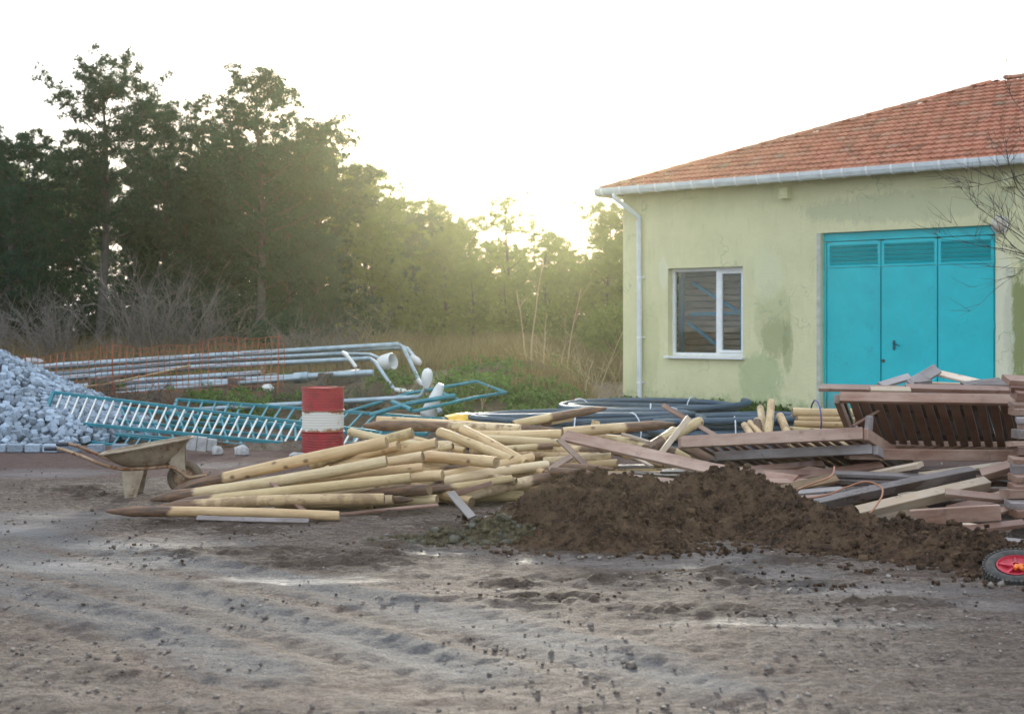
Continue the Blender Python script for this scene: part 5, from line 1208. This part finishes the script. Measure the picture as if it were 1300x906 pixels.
# timber and racking seen through the window
mb = MB(); z = .6
wood_in = m_plank('indoor_timber', (.24, .16, .11), (.13, .085, .06), (.33, .25, .19), .4)
pk = empty('indoor_timber_stack', bd.matrix_world @ Vector((0, 0, 0)), BZ, 'stack of rough boards seen through the window', 'timber stack'); pk.location = O
z = .5
while z < wz1+.2:
    hgt_ = rr.uniform(.10, .16); mb.box((cw+.4+rr.uniform(-.04, .04), 1.12+rr.uniform(-.03, .03), z+hgt_/2), (3.4, .5, hgt_-.02), ch=.008); z += hgt_
mb.build('boards', wood_in, pk)
rk = empty('storage_rack', O, BZ, 'blue steel rack in front of the indoor boards behind the window', 'rack')
mb = MB()
for xx in (cw+.42, cw-.95, cw+1.6): mb.box((xx, .62, 1.5), (.09, .07, 3.0))
rku = mb.build('upright', M['rack'], rk)
for i, ((x1, z1), (x2, z2)) in enumerate((((cw-.75, wz1-.25), (cw+.42, wz0+.75)), ((cw-.8, wz0+.78), (cw+.42, wz0+.80)), ((cw-.85, wz0+.62), (cw+.1, wz0+.02)))):
    mb = MB(); L = math.hypot(x2-x1, z2-z1); mb.box((0, 0, 0), (L, .04, .065)); o = mb.build('brace', M['rack'], rk); o.location = ((x1+x2)/2, .69, (z1+z2)/2); o.rotation_euler = (0, -math.atan2(z2-z1, x2-x1), 0)
# doors
def m_door():
    t = T('turquoise_door_paint'); v = t.oc(); n = t.noise(v, 2, 5, .65)
    c = t.mix(t.ramp(n, [(.35, 0), (.65, 1)]), (.010, .41, .47), (.014, .48, .54)); c = t.mix(t.ramp(t.noise(v, 3.2, 5, .75), [(.60, 0), (.68, .55)]), c, (.008, .25, .34))
    c = t.mix(t.ramp(t.noise(v, 28, 3, .7), [(.69, 0), (.74, .7)]), c, (.12, .12, .09)); sz_ = t.sep(v)[2]
    c = t.mix(t.ramp(t.math('ADD', t.math('MULTIPLY', sz_, -1.), t.math('MULTIPLY', n, 1.6)), [(.1, 0), (.7, .7)]), c, (.16, .20, .17)); c = t.mix(t.ramp(t.noise(t.oc((9, 9, .5)), 2.5, 4, .7), [(.56, 0), (.72, .3)]), c, (.10, .30, .33)); t.bump(t.noise(v, 2.5, 3), .02, .25); return t.fin(c, t.ramp(n, [(.3, .4), (.7, .55)]), 0, .35)
dm = m_door(); dw = du1-du0; dr_ = empty('door_set', (0, 0, 0)); dr_.parent = bd; dr_.name = 'double_door'
yd_ = .13; mb = MB()
mb.box((du0+dw/2, yd_, dz1-.075), (dw-.01, .09, .14)); mb.box((du0+.03, yd_, (dz0+dz1)/2-.08), (.05, .09, dz1-dz0-.16)); mb.box((du1-.03, yd_, (dz0+dz1)/2-.08), (.05, .09, dz1-dz0-.16)); mb.build('door_frame', dm, dr_)
u1_, _ = WU(1115, 380); u2_, _ = WU(1187, 380); edges = [du0+.06, u1_, u2_, du1-.06]
for i in range(3):
    a, b = edges[i]+.008, edges[i+1]-.008; top = dz1-.155; lz = top-.42; mb = MB(); w2 = b-a
    mb.box(((a+b)/2, yd_-.01, (dz0+.02+lz-.02)/2), (w2, .045, lz-dz0-.04-.02))
    for (p, q) in ((a+.025, .05), (b-.025, .05)): mb.box((p, yd_-.012, (lz+top)/2-.02), (q, .05, top-lz+.01))
    mb.box(((a+b)/2, yd_-.014, top-.035), (w2-.1, .048, .065)); mb.box(((a+b)/2, yd_-.014, lz-.005), (w2-.1, .048, .035))
    lf = mb.build('door_leaf', dm, dr_)
    mb = MB(); nl = 5
    for k in range(nl): mb.box(((a+b)/2, yd_-.014, lz+.045+k*(top-lz-.12)/(nl-1)), (w2-.1, .072, .012), R=Matrix.Rotation(-.95, 3, 'X'))
    mb.box(((a+b)/2, yd_+.03, (lz+top)/2-.01), (w2-.1, .004, top-lz-.06), 1); mb.build('louvre', [dm, M['rubber']], lf)
    mb = MB()   # raised edge strip
    mb.box((b-.012, yd_-.042, (dz0+lz)/2), (.022, .014, lz-dz0-.1)); mb.build('edge_strip', dm, lf)
    if i == 1:
        hu, hz = WU(1132, 438); mb = MB(); mb.box((hu, yd_-.05, hz), (.035, .02, .16)); mb.tube([(hu, yd_-.06, hz+.04), (hu, yd_-.10, hz+.04), (hu+.12, yd_-.10, hz-.01)], .010, 6); mb.build('handle', m_metal('tarnished_steel', (.03, .12, .15), (.02, .07, .09), .5, .3), lf)
        hu, hz = WU(1118, 458); mb = MB(); mb.tube([(hu, yd_-.03, hz), (hu, yd_-.045, hz)], .03, 12); mb.build('lock', M['rubber'], lf)
    if i in (0, 2):
        for zz in (.5, 1.7, dz1-.55):
            mb = MB(); xx = edges[0]-.005 if i == 0 else edges[3]+.005; mb.tube([(xx, yd_-.055, zz-.06), (xx, yd_-.055, zz+.06)], .014, 8); mb.build('hinge', dm, lf)
mb = MB(); mb.box((du0-.04, -.006, (dz1)/2), (.07, .012, dz1)); mb.build('corner_strip', m_simple('bare_plaster', (.50, .52, .48), .9, 0, .3), bd)
# small fittings on the wall
for (px, py) in ((1000, 246), (1283, 230)):
    u, z = WU(px, py); mb = MB(); mb.box((u, -.085, z), (.17, .17, .20), ch=.008); mb.box((u, -.178, z), (.12, .014, .14)); mb.build('vent_box', wallm, bd)
u, z = WU(1270, 285); lp = MB(); RX = Matrix.Rotation(PI/2, 3, 'X')
lp.lathe([(0, 0), (.135, 0), (.14, .03), (.125, .045)], 24, (u, 0, z), RX); wl = lp.build('wall_lamp', M['pvc'], bd, True, 40)
lp = MB(); lp.lathe([(.122, .04), (.115, .07), (.08, .105), (.03, .12), (0, .122)], 24, (u, 0, z), RX); lp.build('lamp_glass', m_simple('dirty_opal_glass', (.58, .54, .46), .3, 0, .3, 8, (.36, .30, .24)), wl, True)
u, z = WU(1283, 345); mb = MB(); mb.box((u, -.015, z), (.13, .03, .13)); mb.build('junction_box', m_simple('box_paint', (.56, .57, .42), .8), bd)
mb = MB(); mb.box((LEN/2, -.25, .03), (LEN+.8, .5, .10)); mb.build('plinth_apron', M['conc'], bd)

# ------------------------------------------------------------------ vegetation
def tri_needles(c, K, L, wd, up=.25, spread=1., seed=0, outd=None):
    r = np.random.RandomState(seed); n = len(c); D = r.normal(0, 1, (n, K, 3)); D[:, :, 2] += up
    if outd is not None: D += outd[:, None, :]*spread
    D /= np.linalg.norm(D, axis=2, keepdims=True)+1e-9
    B = c[:, None, :]+D*L*.12; tip = c[:, None, :]+D*L*r.uniform(.6, 1.1, (n, K, 1)); sd_ = np.cross(D, r.normal(0, 1, (n, K, 3))); sd_ /= np.linalg.norm(sd_, axis=2, keepdims=True)+1e-9
    V = np.stack([B-sd_*wd/2, B+sd_*wd/2, tip], 2).reshape(-1, 3); Fc = np.arange(len(V)).reshape(-1, 3); return V, Fc
def pine_mesh(seed, Ht, base, spread, dens=1., mat='needle', nl=34, droop=.0, sparse=0., shape='pine', K=12, Ln=.17, wd=.032):
    """returns (trunk mesh, crown mesh) objects' data"""
    r = random.Random(seed); mb = MB(); pts = []; k = 12
    lx, ly = r.uniform(-.03, .03), r.uniform(-.03, .03)
    def trunk(t): return Vector((lx*Ht*t+.10*math.sin(t*5+seed), ly*Ht*t+.1*math.cos(t*4+seed)-.1, Ht*t*.97))
    rt = Ht*.018
    mb.tube([trunk(i/k) for i in range(k+1)], [rt*(1.25 if i == 0 else 1)*(1-.88*(i/k)**1.2) for i in range(k+1)], 9)
    tufts = []; outs = []; mk = []
    for i in range(nl):
        f = (i+r.random())/nl; h = base+(1-base)*f; p0 = trunk(h); a = i*2.39996+r.uniform(-.5, .5)
        if shape == 'pine': prof = (math.sin(PI*min(1, (1-f)*.95+.10))**.7*.75+.25*(1-f)) if f > .02 else .8
        else: prof = (1-f)**.75
        Lb = spread*prof*r.uniform(.55, 1.15)+.25; el = r.uniform(-.02, .28)+.5*f-droop*(1-f)
        q = []; cur = p0.copy(); dirv = Vector((math.cos(a), math.sin(a), el)).normalized(); ns = 7
        for s_ in range(ns+1):
            q.append(cur.copy()); dirv = (dirv+Vector((r.uniform(-.14, .14), r.uniform(-.14, .14), .07+r.uniform(-.05, .08)))).normalized(); cur = cur+dirv*Lb/ns
        rb = rt*.42*(1-.75*h)*(.5+.5*Lb/spread)
        mb.tube(q, [rb*(1-.8*s_/ns) for s_ in range(ns+1)], 5, cap=False)
        nb = int(Lb*5.0*dens)+3
        for b in range(nb):
            if r.random() < sparse: continue
            t = r.uniform(.28, 1.)**.8; s_ = min(ns-1, int(t*ns)); p = q[s_].lerp(q[s_+1], t*ns-s_); side = Vector((r.gauss(0, 1), r.gauss(0, 1), r.gauss(.15, .45))).normalized()
            lb2 = r.uniform(.25, .75)*min(1, .4+Lb/3); e = p+side*lb2
            if lb2 > .3: mb.tube([p, e], [.014, .006], 3, cap=False)
            nt = int(8*lb2/.5)+5
            tone = r.random()**3
            for _ in range(nt):
                u = r.uniform(.3, 1.1); tufts.append(p+side*lb2*u+Vector((r.gauss(0, .08), r.gauss(0, .08), r.gauss(.03, .06)))); outs.append(side*.7+Vector((0, 0, .5))); mk.append(tone*r.uniform(.5, 1))
    # leader
    for _ in range(int(60*dens)): tufts.append(trunk(1)+Vector((r.gauss(0, .18), r.gauss(0, .18), r.uniform(-.7, .25)))); outs.append(Vector((0, 0, 1))); mk.append(.3)
    V, Fc = tri_needles(np.array([tuple(t) for t in tufts]), K, Ln, wd, .2, 1., seed, np.array([tuple(o) for o in outs]))
    return mb, V, Fc, np.repeat(np.array(mk), K*3)*.5
def make_pine(name, label, *a, group=None, mat='needle', **kw):
    mb, V, Fc, mk = pine_mesh(*a, mat=mat, **kw); root = empty(name, (0, 0, 0), 0, label, 'tree', group)
    mb.build('trunk', M['bark'], root, True); np_mesh('crown', V, Fc, M[mat], root, {'mark': mk}); return root
def topz(o):
    return max(v[2] for ch in o.children for v in ch.bound_box)
def put(o, px, D, sc=1., rz=0., label=None, name=None, dz=-.15, top=None):
    x = (px-CX)*D/F
    if top is not None:
        bpy.context.view_layer.update(); sc = (H-(top-HZ)*D/F-hgt(x, D)-dz)/topz(o)
    o.location = (x, D, hgt(x, D)+dz); o.scale = (sc, sc, sc); o.rotation_euler = (0, 0, rz)
    if label: o['label'] = label
    return o
GRP = 'trees of the wood behind the yard'
t1 = put(make_pine('pine_tree', 'tall pine at the left with a bare dark trunk and layered crown', 5, 10.3, .42, 2.7, .95, group=GRP, nl=40, droop=.1, sparse=.12), 130, 45, top=56)
t2 = put(make_pine('pine_tree', 'tall open topped pine right of the first, standing above the rusty mesh', 12, 10.0, .25, 2.9, .95, group=GRP, nl=46, sparse=.1), 330, 44, top=78)
t3 = put(make_pine('pine_tree', 'pine at the left edge with low dark limbs', 23, 7.9, .2, 2.7, 1.1, group=GRP, nl=38, droop=.2), 8, 43, top=158)
pB = make_pine('pine_tree', 'dense pine filling the gap to the right of the open topped pine', 31, 8.0, .10, 2.4, 1.2, group=GRP, nl=44); put(pB, 408, 48, top=140)
pC = make_pine('pine_tree', 'thin see through pine standing in the glow left of the building', 44, 8.2, .30, 2.0, .75, group=GRP, nl=28, mat='needle_glow', sparse=.35); put(pC, 645, 62, top=240)
pD = make_pine('pine_tree', 'bushy rounded pine in the middle of the far row', 52, 7.0, .08, 2.3, 1.15, group=GRP, nl=42, mat='needle_glow'); put(pD, 545, 58, top=246)
pE = make_pine('cypress_tree', 'dark narrow evergreen between the two tall pines', 61, 7.0, .04, 1.5, 1.5, group=GRP, nl=44, mat='cypress', shape='cone'); put(pE, 262, 50, top=200)
spots = [  # proto, px, D, top row, rz, label
 (pB, 205, 50, 118, 1.1, 'dense pine filling the space just right of the first tall pine'), (pB, 75, 54, 175, 2.6, 'dense pine behind the left tall pine on its left side'),
 (t2, 270, 53, 150, 2.0, 'tall pine behind the narrow dark evergreen'), (pB, 368, 46, 190, 4.0, 'dense pine crowding the right side of the open topped pine'),
 (pD, 478, 48, 262, 4.1, 'low bushy pine joining the dense pine to the far row'), (pD, 600, 47, 330, 2.9, 'low rounded pine in front of the far row'), (pD, 775, 47, 300, 5.2, 'bushy pine nearer than the one at the building corner'), (pD, 455, 50, 200, 1.3, 'bushy pine sloping down to the right of the dense one'), (pB, 345, 54, 170, 5.5, 'dense pine right behind the open topped pine'),
 (pD, 498, 56, 245, 2.2, 'bushy pine left of the middle of the far row'), (pD, 592, 61, 268, 3.6, 'bushy pine just right of the middle of the far row'),
 (pD, 625, 66, 300, 5.1, 'low bushy pine behind the thin see through pine'), (pD, 768, 56, 250, .7, 'bushy pine rising beside the corner of the building'),
 (pD, 718, 62, 318, 4.4, 'small bushy pine in the dip of the tree line'), (pC, 688, 58, 285, 2.0, 'small thin pine right of the see through one'),
 (pE, 232, 47, 235, 1.0, 'small dark evergreen right of the first trunk'), (pE, 297, 49, 210, 2.5, 'dark evergreen left of the second trunk'), (pE, 180, 49, 260, 4., 'dark evergreen low behind the grey bare bush'),
 (pD, 560, 50, 290, 1.7, 'low bushy pine nearer than the middle of the far row'), (pD, 640, 52, 345, 2.4, 'low bushy pine nearer than the see through pine'), (pD, 735, 49, 330, 4.9, 'low bushy pine nearer than the dip of the tree line'), (pD, 690, 54, 335, .4, 'low bushy pine between the two thin ones'), (pB, 520, 54, 262, 2.8, 'dense pine joining the bushy pines left of the middle'), (pD, 820, 60, 262, 2.9, 'bushy pine hidden in part by the building corner'), (pE, 30, 47, 270, .3, 'small dark evergreen under the left edge pine'), (pB, -30, 47, 190, 1.3, 'dense pine cut by the left edge of the picture'),
 (pB, 400, 42, 290, 3.3, 'low bushy pine under the dense pine right of the second trunk'), (pB, 50, 47, 250, 5.3, 'low bushy pine behind the left edge pine'), (pD, 660, 57, 345, 1.9, 'low bushy pine in the glow at the foot of the see through pine'),
]
for (pr, px, D, tp, rz, lb) in spots: put(copy_tree(pr), px, D, 1, rz, lb, top=tp)
for i in range(16):    # deeper in the wood
    px = -30+i*52+rr.uniform(-12, 12); D = rr.uniform(66, 80)
    put(copy_tree(rr.choice([pB, pD, pD])), px, D, 1, rr.uniform(0, 6), top=(rr.uniform(175, 240) if px < 430 else rr.uniform(290, 340)) if px < 780 else 300, label= 'evergreen deep in the wood, seen only through gaps between nearer trees')
for i, (px, D, s) in enumerate(((-60, 46, 1.), (-120, 50, 1.1), (-190, 47, .9), (900, 66, 1.), (1000, 64, 1.), (1500, 50, 1.1))):
    put(copy_tree([pB, t2, pD][i % 3]), px, D, s*(1 if px < 0 else .62), i, ['evergreen beyond the left edge nearest to it', 'second evergreen beyond the left edge', 'furthest evergreen beyond the left edge', 'evergreen behind the left part of the building', 'evergreen behind the middle of the building', 'evergreen behind the right part of the building'][i])

def bare_bush(name, label, px, D, Ht, wd_, n=26, mat='twig', seed=0, th=.012, cat='bush', group=None, lean=0, dz=0):
    r = random.Random(seed); mb = MB()
    def grow(p, dv, L, rad, lev):
        pts = [p]; k = 5
        for _ in range(k):
            dv = (dv+Vector((r.gauss(0, .13), r.gauss(0, .13), r.gauss(.0, .08)))).normalized(); pts.append(pts[-1]+dv*L/k)
        mb.tube(pts, [rad*(1-.7*i/k) for i in range(k+1)], 3, cap=False)
        if lev:
            for _ in range(r.randint(3, 5)):
                i = r.randint(1, k); grow(pts[i], (dv+Vector((r.gauss(0, .6), r.gauss(0, .6), r.gauss(.1, .35)))).normalized(), L*r.uniform(.35, .6), rad*.5, lev-1)
    for _ in range(n):
        grow(Vector((r.gauss(0, wd_*.15), r.gauss(0, wd_*.15), 0)), Vector((r.gauss(lean, .5*wd_/Ht), r.gauss(0, .5*wd_/Ht), 1)).normalized(), Ht*r.uniform(.5, .95), th, 2)
    o = mb.build(name, M[mat]); x = (px-CX)*D/F; o.location = (x, D, hgt(x, D)-.05+dz); return tag(o, label, cat, group)
bare_bush('bare_bush', 'grey leafless bush right of the first pine trunk', 195, 38, 2.6, 2.6, 60, seed=2, th=.020)
bare_bush('bare_bush', 'grey leafless bush left of the first pine trunk', 60, 38, 1.9, 2.4, 50, seed=3, th=.018)
bare_bush('bare_bush', 'leafless thicket between the bush and the second pine', 262, 39, 1.9, 2.0, 40, seed=4, th=.018)
bare_bush('bare_bush', 'brown leafless thicket right of the second pine trunk', 395, 37, 1.6, 3.0, 50, seed=5, th=.015, mat='twig')
bare_bush('bare_bush', 'low dry thicket beside the corner of the building', 765, 29, 1.1, 1.6, 26, seed=6, th=.008, mat='stalk')
bare_bush('bare_bush', 'small dry thicket in front of the far row left of the building', 705, 31, 1.0, 1.4, 20, seed=8, th=.007, mat='stalk')
bare_bush('bare_bush', 'leafless thicket at the left edge behind the cobbles', -10, 40, 2.2, 2.4, 30, seed=9, th=.014)
bare_bush('bare_bush', 'dry thicket behind the poles under the dense pine', 480, 42, 1.5, 2.4, 26, seed=10, th=.010, mat='stalk')
for k, (px, D, w3, lb) in enumerate(((175, 24.0, 2.6, 'low tangle of dark twigs under the left part of the lamp poles'), (400, 24.2, 2.4, 'low tangle of dark twigs behind the drum'), (460, 23.8, 1.6, 'low tangle of dark twigs beside the white cone lamp head'), (255, 23.0, 2.4, 'low tangle of rusty brown twigs behind the railing panels'), (120, 22.8, 1.8, 'low tangle of brown twigs behind the cobble pile'))):
    bare_bush('brush_pile', lb, px, D, .55, w3, 60, seed=50+k, th=.010, mat='darktwig' if k < 3 else 'brushbrown', cat='brush')
for k, (px, D, h, ln, lb) in enumerate(((674, 30, 2.1, .12, 'tallest pale dry stalk in the glow'), (718, 30.5, 1.9, .18, 'pale dry stalk leaning right of the tallest'), (667, 30, 1.5, -.12, 'pale dry stalk left of the tallest'), (690, 31, 1.2, .05, 'short dry stalk between the leaning ones'), (757, 28, 1.6, .35, 'slender stalk leaning towards the building'), (740, 26, .9, .2, 'short bent stalk in front of the building corner'), (610, 22.5, .5, .05, 'small stake like stalk before the yellow tarp'))):
    r = random.Random(k); mb = MB(); x = (px-CX)*D/F
    mb.tube([(ln*h*(i/6)**1.3+r.gauss(0, .01), 0, h*i/6) for i in range(7)], [.018*(1-.6*i/6) for i in range(7)], 5)
    for _ in range(4): i = r.uniform(.4, .9); mb.tube([(ln*h*i**1.3, 0, h*i), (ln*h*i**1.3+r.uniform(-.3, .3), r.uniform(-.2, .2), h*i+.35)], [.006, .003], 4)
    o = mb.build('dry_stalk', M['stalk']); o.location = (x, D, hgt(x, D)-.05); tag(o, lb, 'dry plant')
# bare tree right of the frame, twigs reaching in
r = random.Random(77); mb = MB(); tw_ = MB(); base = P(1420, 560, 15.5); base.z = -.05
def grow(p, dv, L, rad, lev, m, grav=.0):
    pts = [p]; k = 7
    for _ in range(k): dv = (dv+Vector((r.gauss(0, .09), r.gauss(0, .09), r.gauss(grav, .07)))).normalized(); pts.append(pts[-1]+dv*L/k)
    m.tube(pts, [rad*(1-.72*i/k) for i in range(k+1)], 5, cap=False)
    if lev:
        for _ in range(5 if lev > 1 else 4):
            i = r.randint(2, k); side = Vector((r.gauss(-.15, .55), r.gauss(0, .5), r.gauss(.25, .35))); grow(pts[i], (dv+side).normalized(), L*r.uniform(.4, .65), max(.0025, rad*.5), lev-1, tw_, .01)
grow(base, Vector((-.05, 0, 1)), 2.2, .09, 0, mb)
top = Vector((base.x-.1, base.y, 2.0))
for (tx, ty, D, rad) in ((1292, 240, 15.4, .018), (1296, 300, 15.3, .016), (1300, 210, 15.6, .018), (1282, 310, 15.2, .012), (1310, 150, 15.6, .02), (1330, 120, 15.8, .03), (1400, 100, 15.8, .03), (1500, 150, 16.2, .03)):
    e = P(tx, ty, D); mid = top.lerp(e, .55)+Vector((.15, 0, -.15)); q = smooth_pts([top, mid, e], 6); tw_.tube(q, [rad*(1.2-.95*i/(len(q)-1)) for i in range(len(q))], 5, cap=False)
    dv = (e-mid).normalized()
    for _ in range(3):
        i = r.randint(5, len(q)-1); grow(q[i], (dv+Vector((r.gauss(-.2, .5), r.gauss(0, .35), r.gauss(.25, .4)))).normalized(), r.uniform(.45, 1.1), .006, 2, tw_, .01)
bt = empty('bare_tree', base, 0, 'leafless tree at the right edge, thin dark twigs crossing the roof', 'tree')
for m_, nm in ((mb, 'trunk'), (tw_, 'twigs')):
    m_.v = [tuple(Vector(v)-base) for v in m_.v]; m_.build(nm, M['darktwig'], bt)

def blades(name, n, fx, hmin, hmax, wd_, mat, label, cat, seed=0, bend=.35):
    r = np.random.RandomState(seed); rp = random.Random(seed); P0 = []
    while len(P0) < n:
        q = fx(rp)
        if q is not None: P0.append(q)
    P0 = np.array(P0); n = len(P0); h = r.uniform(hmin, hmax, n)*P0[:, 3]; P0 = P0[:, :3]; a = r.uniform(0, 2*PI, n); dv = np.stack([np.cos(a), np.sin(a), np.zeros(n)], 1)
    b = r.uniform(.1, 1, n)[:, None]*bend; sd_ = np.stack([np.cos(r.uniform(-.8, .8, n)), np.sin(r.uniform(-.8, .8, n)), np.zeros(n)], 1)*wd_/2; z = np.array([0, 0, 1.])
    m1 = P0+dv*b*h[:, None]*.35+z*h[:, None]*.6; tp = P0+dv*b*h[:, None]+z*h[:, None]
    V = np.stack([P0-sd_, P0+sd_, m1+sd_*.7, m1-sd_*.7, tp], 1).reshape(-1, 3); i = np.arange(n)[:, None]*5
    Fc = np.concatenate([i+np.array([[0, 1, 2]]), i+np.array([[0, 2, 3]]), i+np.array([[3, 2, 4]])], 0)
    return tag(np_mesh(name, V, Fc, M[mat], attr={'mark': np.repeat(r.rand(n)**3*.5, 5)}), label, cat, kind='stuff')
def f_dry(r):
    y = 23+r.random()**1.2*34; x = r.uniform(-.40, .11)*y
    if field_mask(x, y) < .5: return None
    d_ = fbm(x, y, 8, 3, .35)+ (.25 if y > 32 else -.12)+(.2 if x > -1 and y > 31 else 0)
    if d_ < r.uniform(-.25, .45): return None
    if x/y < -.10 and (y < 33 or r.random() < .75): return None
    if y < 29 and x < 0: return None
    return (x, y, hgt(x, y)-.02, .5+.6*max(0, min(1, (y-26)/14)))
blades('dry_grass', 42000, f_dry, .25, .80, .02, 'drygrass', 'tall dry straw coloured grass on the bank under the trees', 'grass', 3)
def f_weed(r):
    y = 21.6+r.random()*9; x = r.uniform(-.36, .085)*y
    if field_mask(x, y) < .5: return None
    d_ = fbm(x, y, 21, 3, .55)
    if d_ < r.uniform(.05, .40): return None
    if x/y < -.09 and 24.5 < y < 28.5 and r.random() < .9: return None
    return (x, y, hgt(x, y)-.02, 1.)
def leafy(name, n, fx, mat, label, seed):
    rp = random.Random(seed); c = []
    while len(c) < n:
        q = fx(rp)
        if q is not None:
            hh2 = rp.uniform(.06, .30)
            for _ in range(9): c.append((q[0]+rp.gauss(0, .07), q[1]+rp.gauss(0, .07), q[2]+hh2*rp.random()))
    V, Fc = tri_needles(np.array(c), 4, .085, .05, .3, 1., seed); return tag(np_mesh(name, V, Fc, M[mat], attr={'mark': np.repeat(np.random.RandomState(seed).rand(len(c))**2, 12)*.6}), label, 'weeds', kind='stuff')
leafy('weeds', 4200, f_weed, 'weed', 'low leafy green weeds covering the bank around the lamp poles', 5)
def f_right(r):
    px = r.uniform(555, 740); D = r.uniform(21.8, 26); x = (px-CX)*D/F
    return (x, D, hgt(x, D), 1.) if fbm(x, D, 2, 3, .8) > r.uniform(-.1, .3) else None
leafy('weeds', 3800, f_right, 'weed', 'green weeds on the slope right of the white lamp heads', 6)
def f_wall(r):
    u = r.uniform(-.3, 3.9); p = bd_m @ Vector((u, -.05-abs(r.gauss(0, .12)), 0)); return (p.x, p.y, .06, 1.)
bd_m = Matrix.Translation(O) @ Matrix.Rotation(BZ, 4, 'Z')
leafy('weeds', 1600, f_wall, 'weed', 'thin green weeds growing along the foot of the plaster wall', 9)
# leafy evergreen shrubs under the trees
def shrub(px, D, s, mat, label, seed, n=900):
    r = np.random.RandomState(seed); root = empty('shrub', (0, 0, 0), 0, label, 'shrub'); mb = MB()
    for i in range(10): a = i*.63; mb.tube([(0, 0, 0), (s*.3*math.cos(a), s*.3*math.sin(a), s*.5), (s*.55*math.cos(a), s*.55*math.sin(a), s*.85)], [.02, .014, .005], 4)
    mb.build('stems', M['darktwig'], root)
    d_ = r.normal(0, 1, (n, 3)); d_ /= np.linalg.norm(d_, axis=1, keepdims=True); c = d_*(r.uniform(.35, 1, (n, 1))**.5)*np.array([s*.75, s*.75, s*.55]); c[:, 2] += s*.55
    lump_ = 1+.25*np.sin(c[:, 0]*5/s+seed)*np.cos(c[:, 1]*6/s); c *= lump_[:, None]
    V, Fc = tri_needles(c, 7, .16, .06, .3, 1., seed, d_*.8); np_mesh('foliage', V, Fc, M[mat], root, {'mark': np.repeat(r.rand(n)**2*.6, 21)})
    x = (px-CX)*D/F; root.location = (x, D, hgt(x, D)-.1)
for i, (px, D, s, mt_, lb) in enumerate(((300, 46, 2.0, 'cypress', 'dark leafy shrub at the foot of the second pine'), (235, 48, 2.2, 'needle', 'dark leafy shrub between the trunks behind the bare thicket'), (355, 41, 1.2, 'needle', 'green shrub right of the second trunk'), (440, 47, 2.1, 'cypress', 'broad dark shrub under the dense pine'),
        (520, 50, 2.0, 'needle_glow', 'olive green shrub in the middle below the far row'), (590, 52, 2.1, 'needle_glow', 'olive shrub below the bushy far pines'), (660, 54, 2.0, 'needle_glow', 'olive shrub at the foot of the see through pine'), (735, 50, 2.1, 'needle_glow', 'olive shrub left of the building corner'), (790, 44, 1.8, 'needle_glow', 'green shrub touching the building corner'),
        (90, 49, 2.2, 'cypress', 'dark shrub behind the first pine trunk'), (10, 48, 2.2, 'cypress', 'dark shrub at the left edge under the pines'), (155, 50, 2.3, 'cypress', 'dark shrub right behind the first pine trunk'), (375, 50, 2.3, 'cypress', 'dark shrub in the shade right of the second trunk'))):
    shrub(px, D, s, mt_, lb, 30+i, 1500)

# ------------------------------------------------------------------ thin yellowish haze volume added for the sun glow
hz = MB(); hz.box((0, 95, 9.5), (330, 240, 27)); hm = bpy.data.materials.new('glow_haze'); hm.use_nodes = True; nt = hm.node_tree; nt.nodes.clear()
ov = nt.nodes.new('ShaderNodeOutputMaterial'); pv = nt.nodes.new('ShaderNodeVolumePrincipled'); pv.inputs['Color'].default_value = (.97, .96, .62, 1); pv.inputs['Density'].default_value = .0004; pv.inputs['Anisotropy'].default_value = .87
nt.links.new(pv.outputs[0], ov.inputs['Volume'])
HAZE = True
if HAZE:
    o = hz.build('haze', hm); tag(o, 'thin haze added for the sun glow over the yard and the wood', 'haze', kind='stuff')
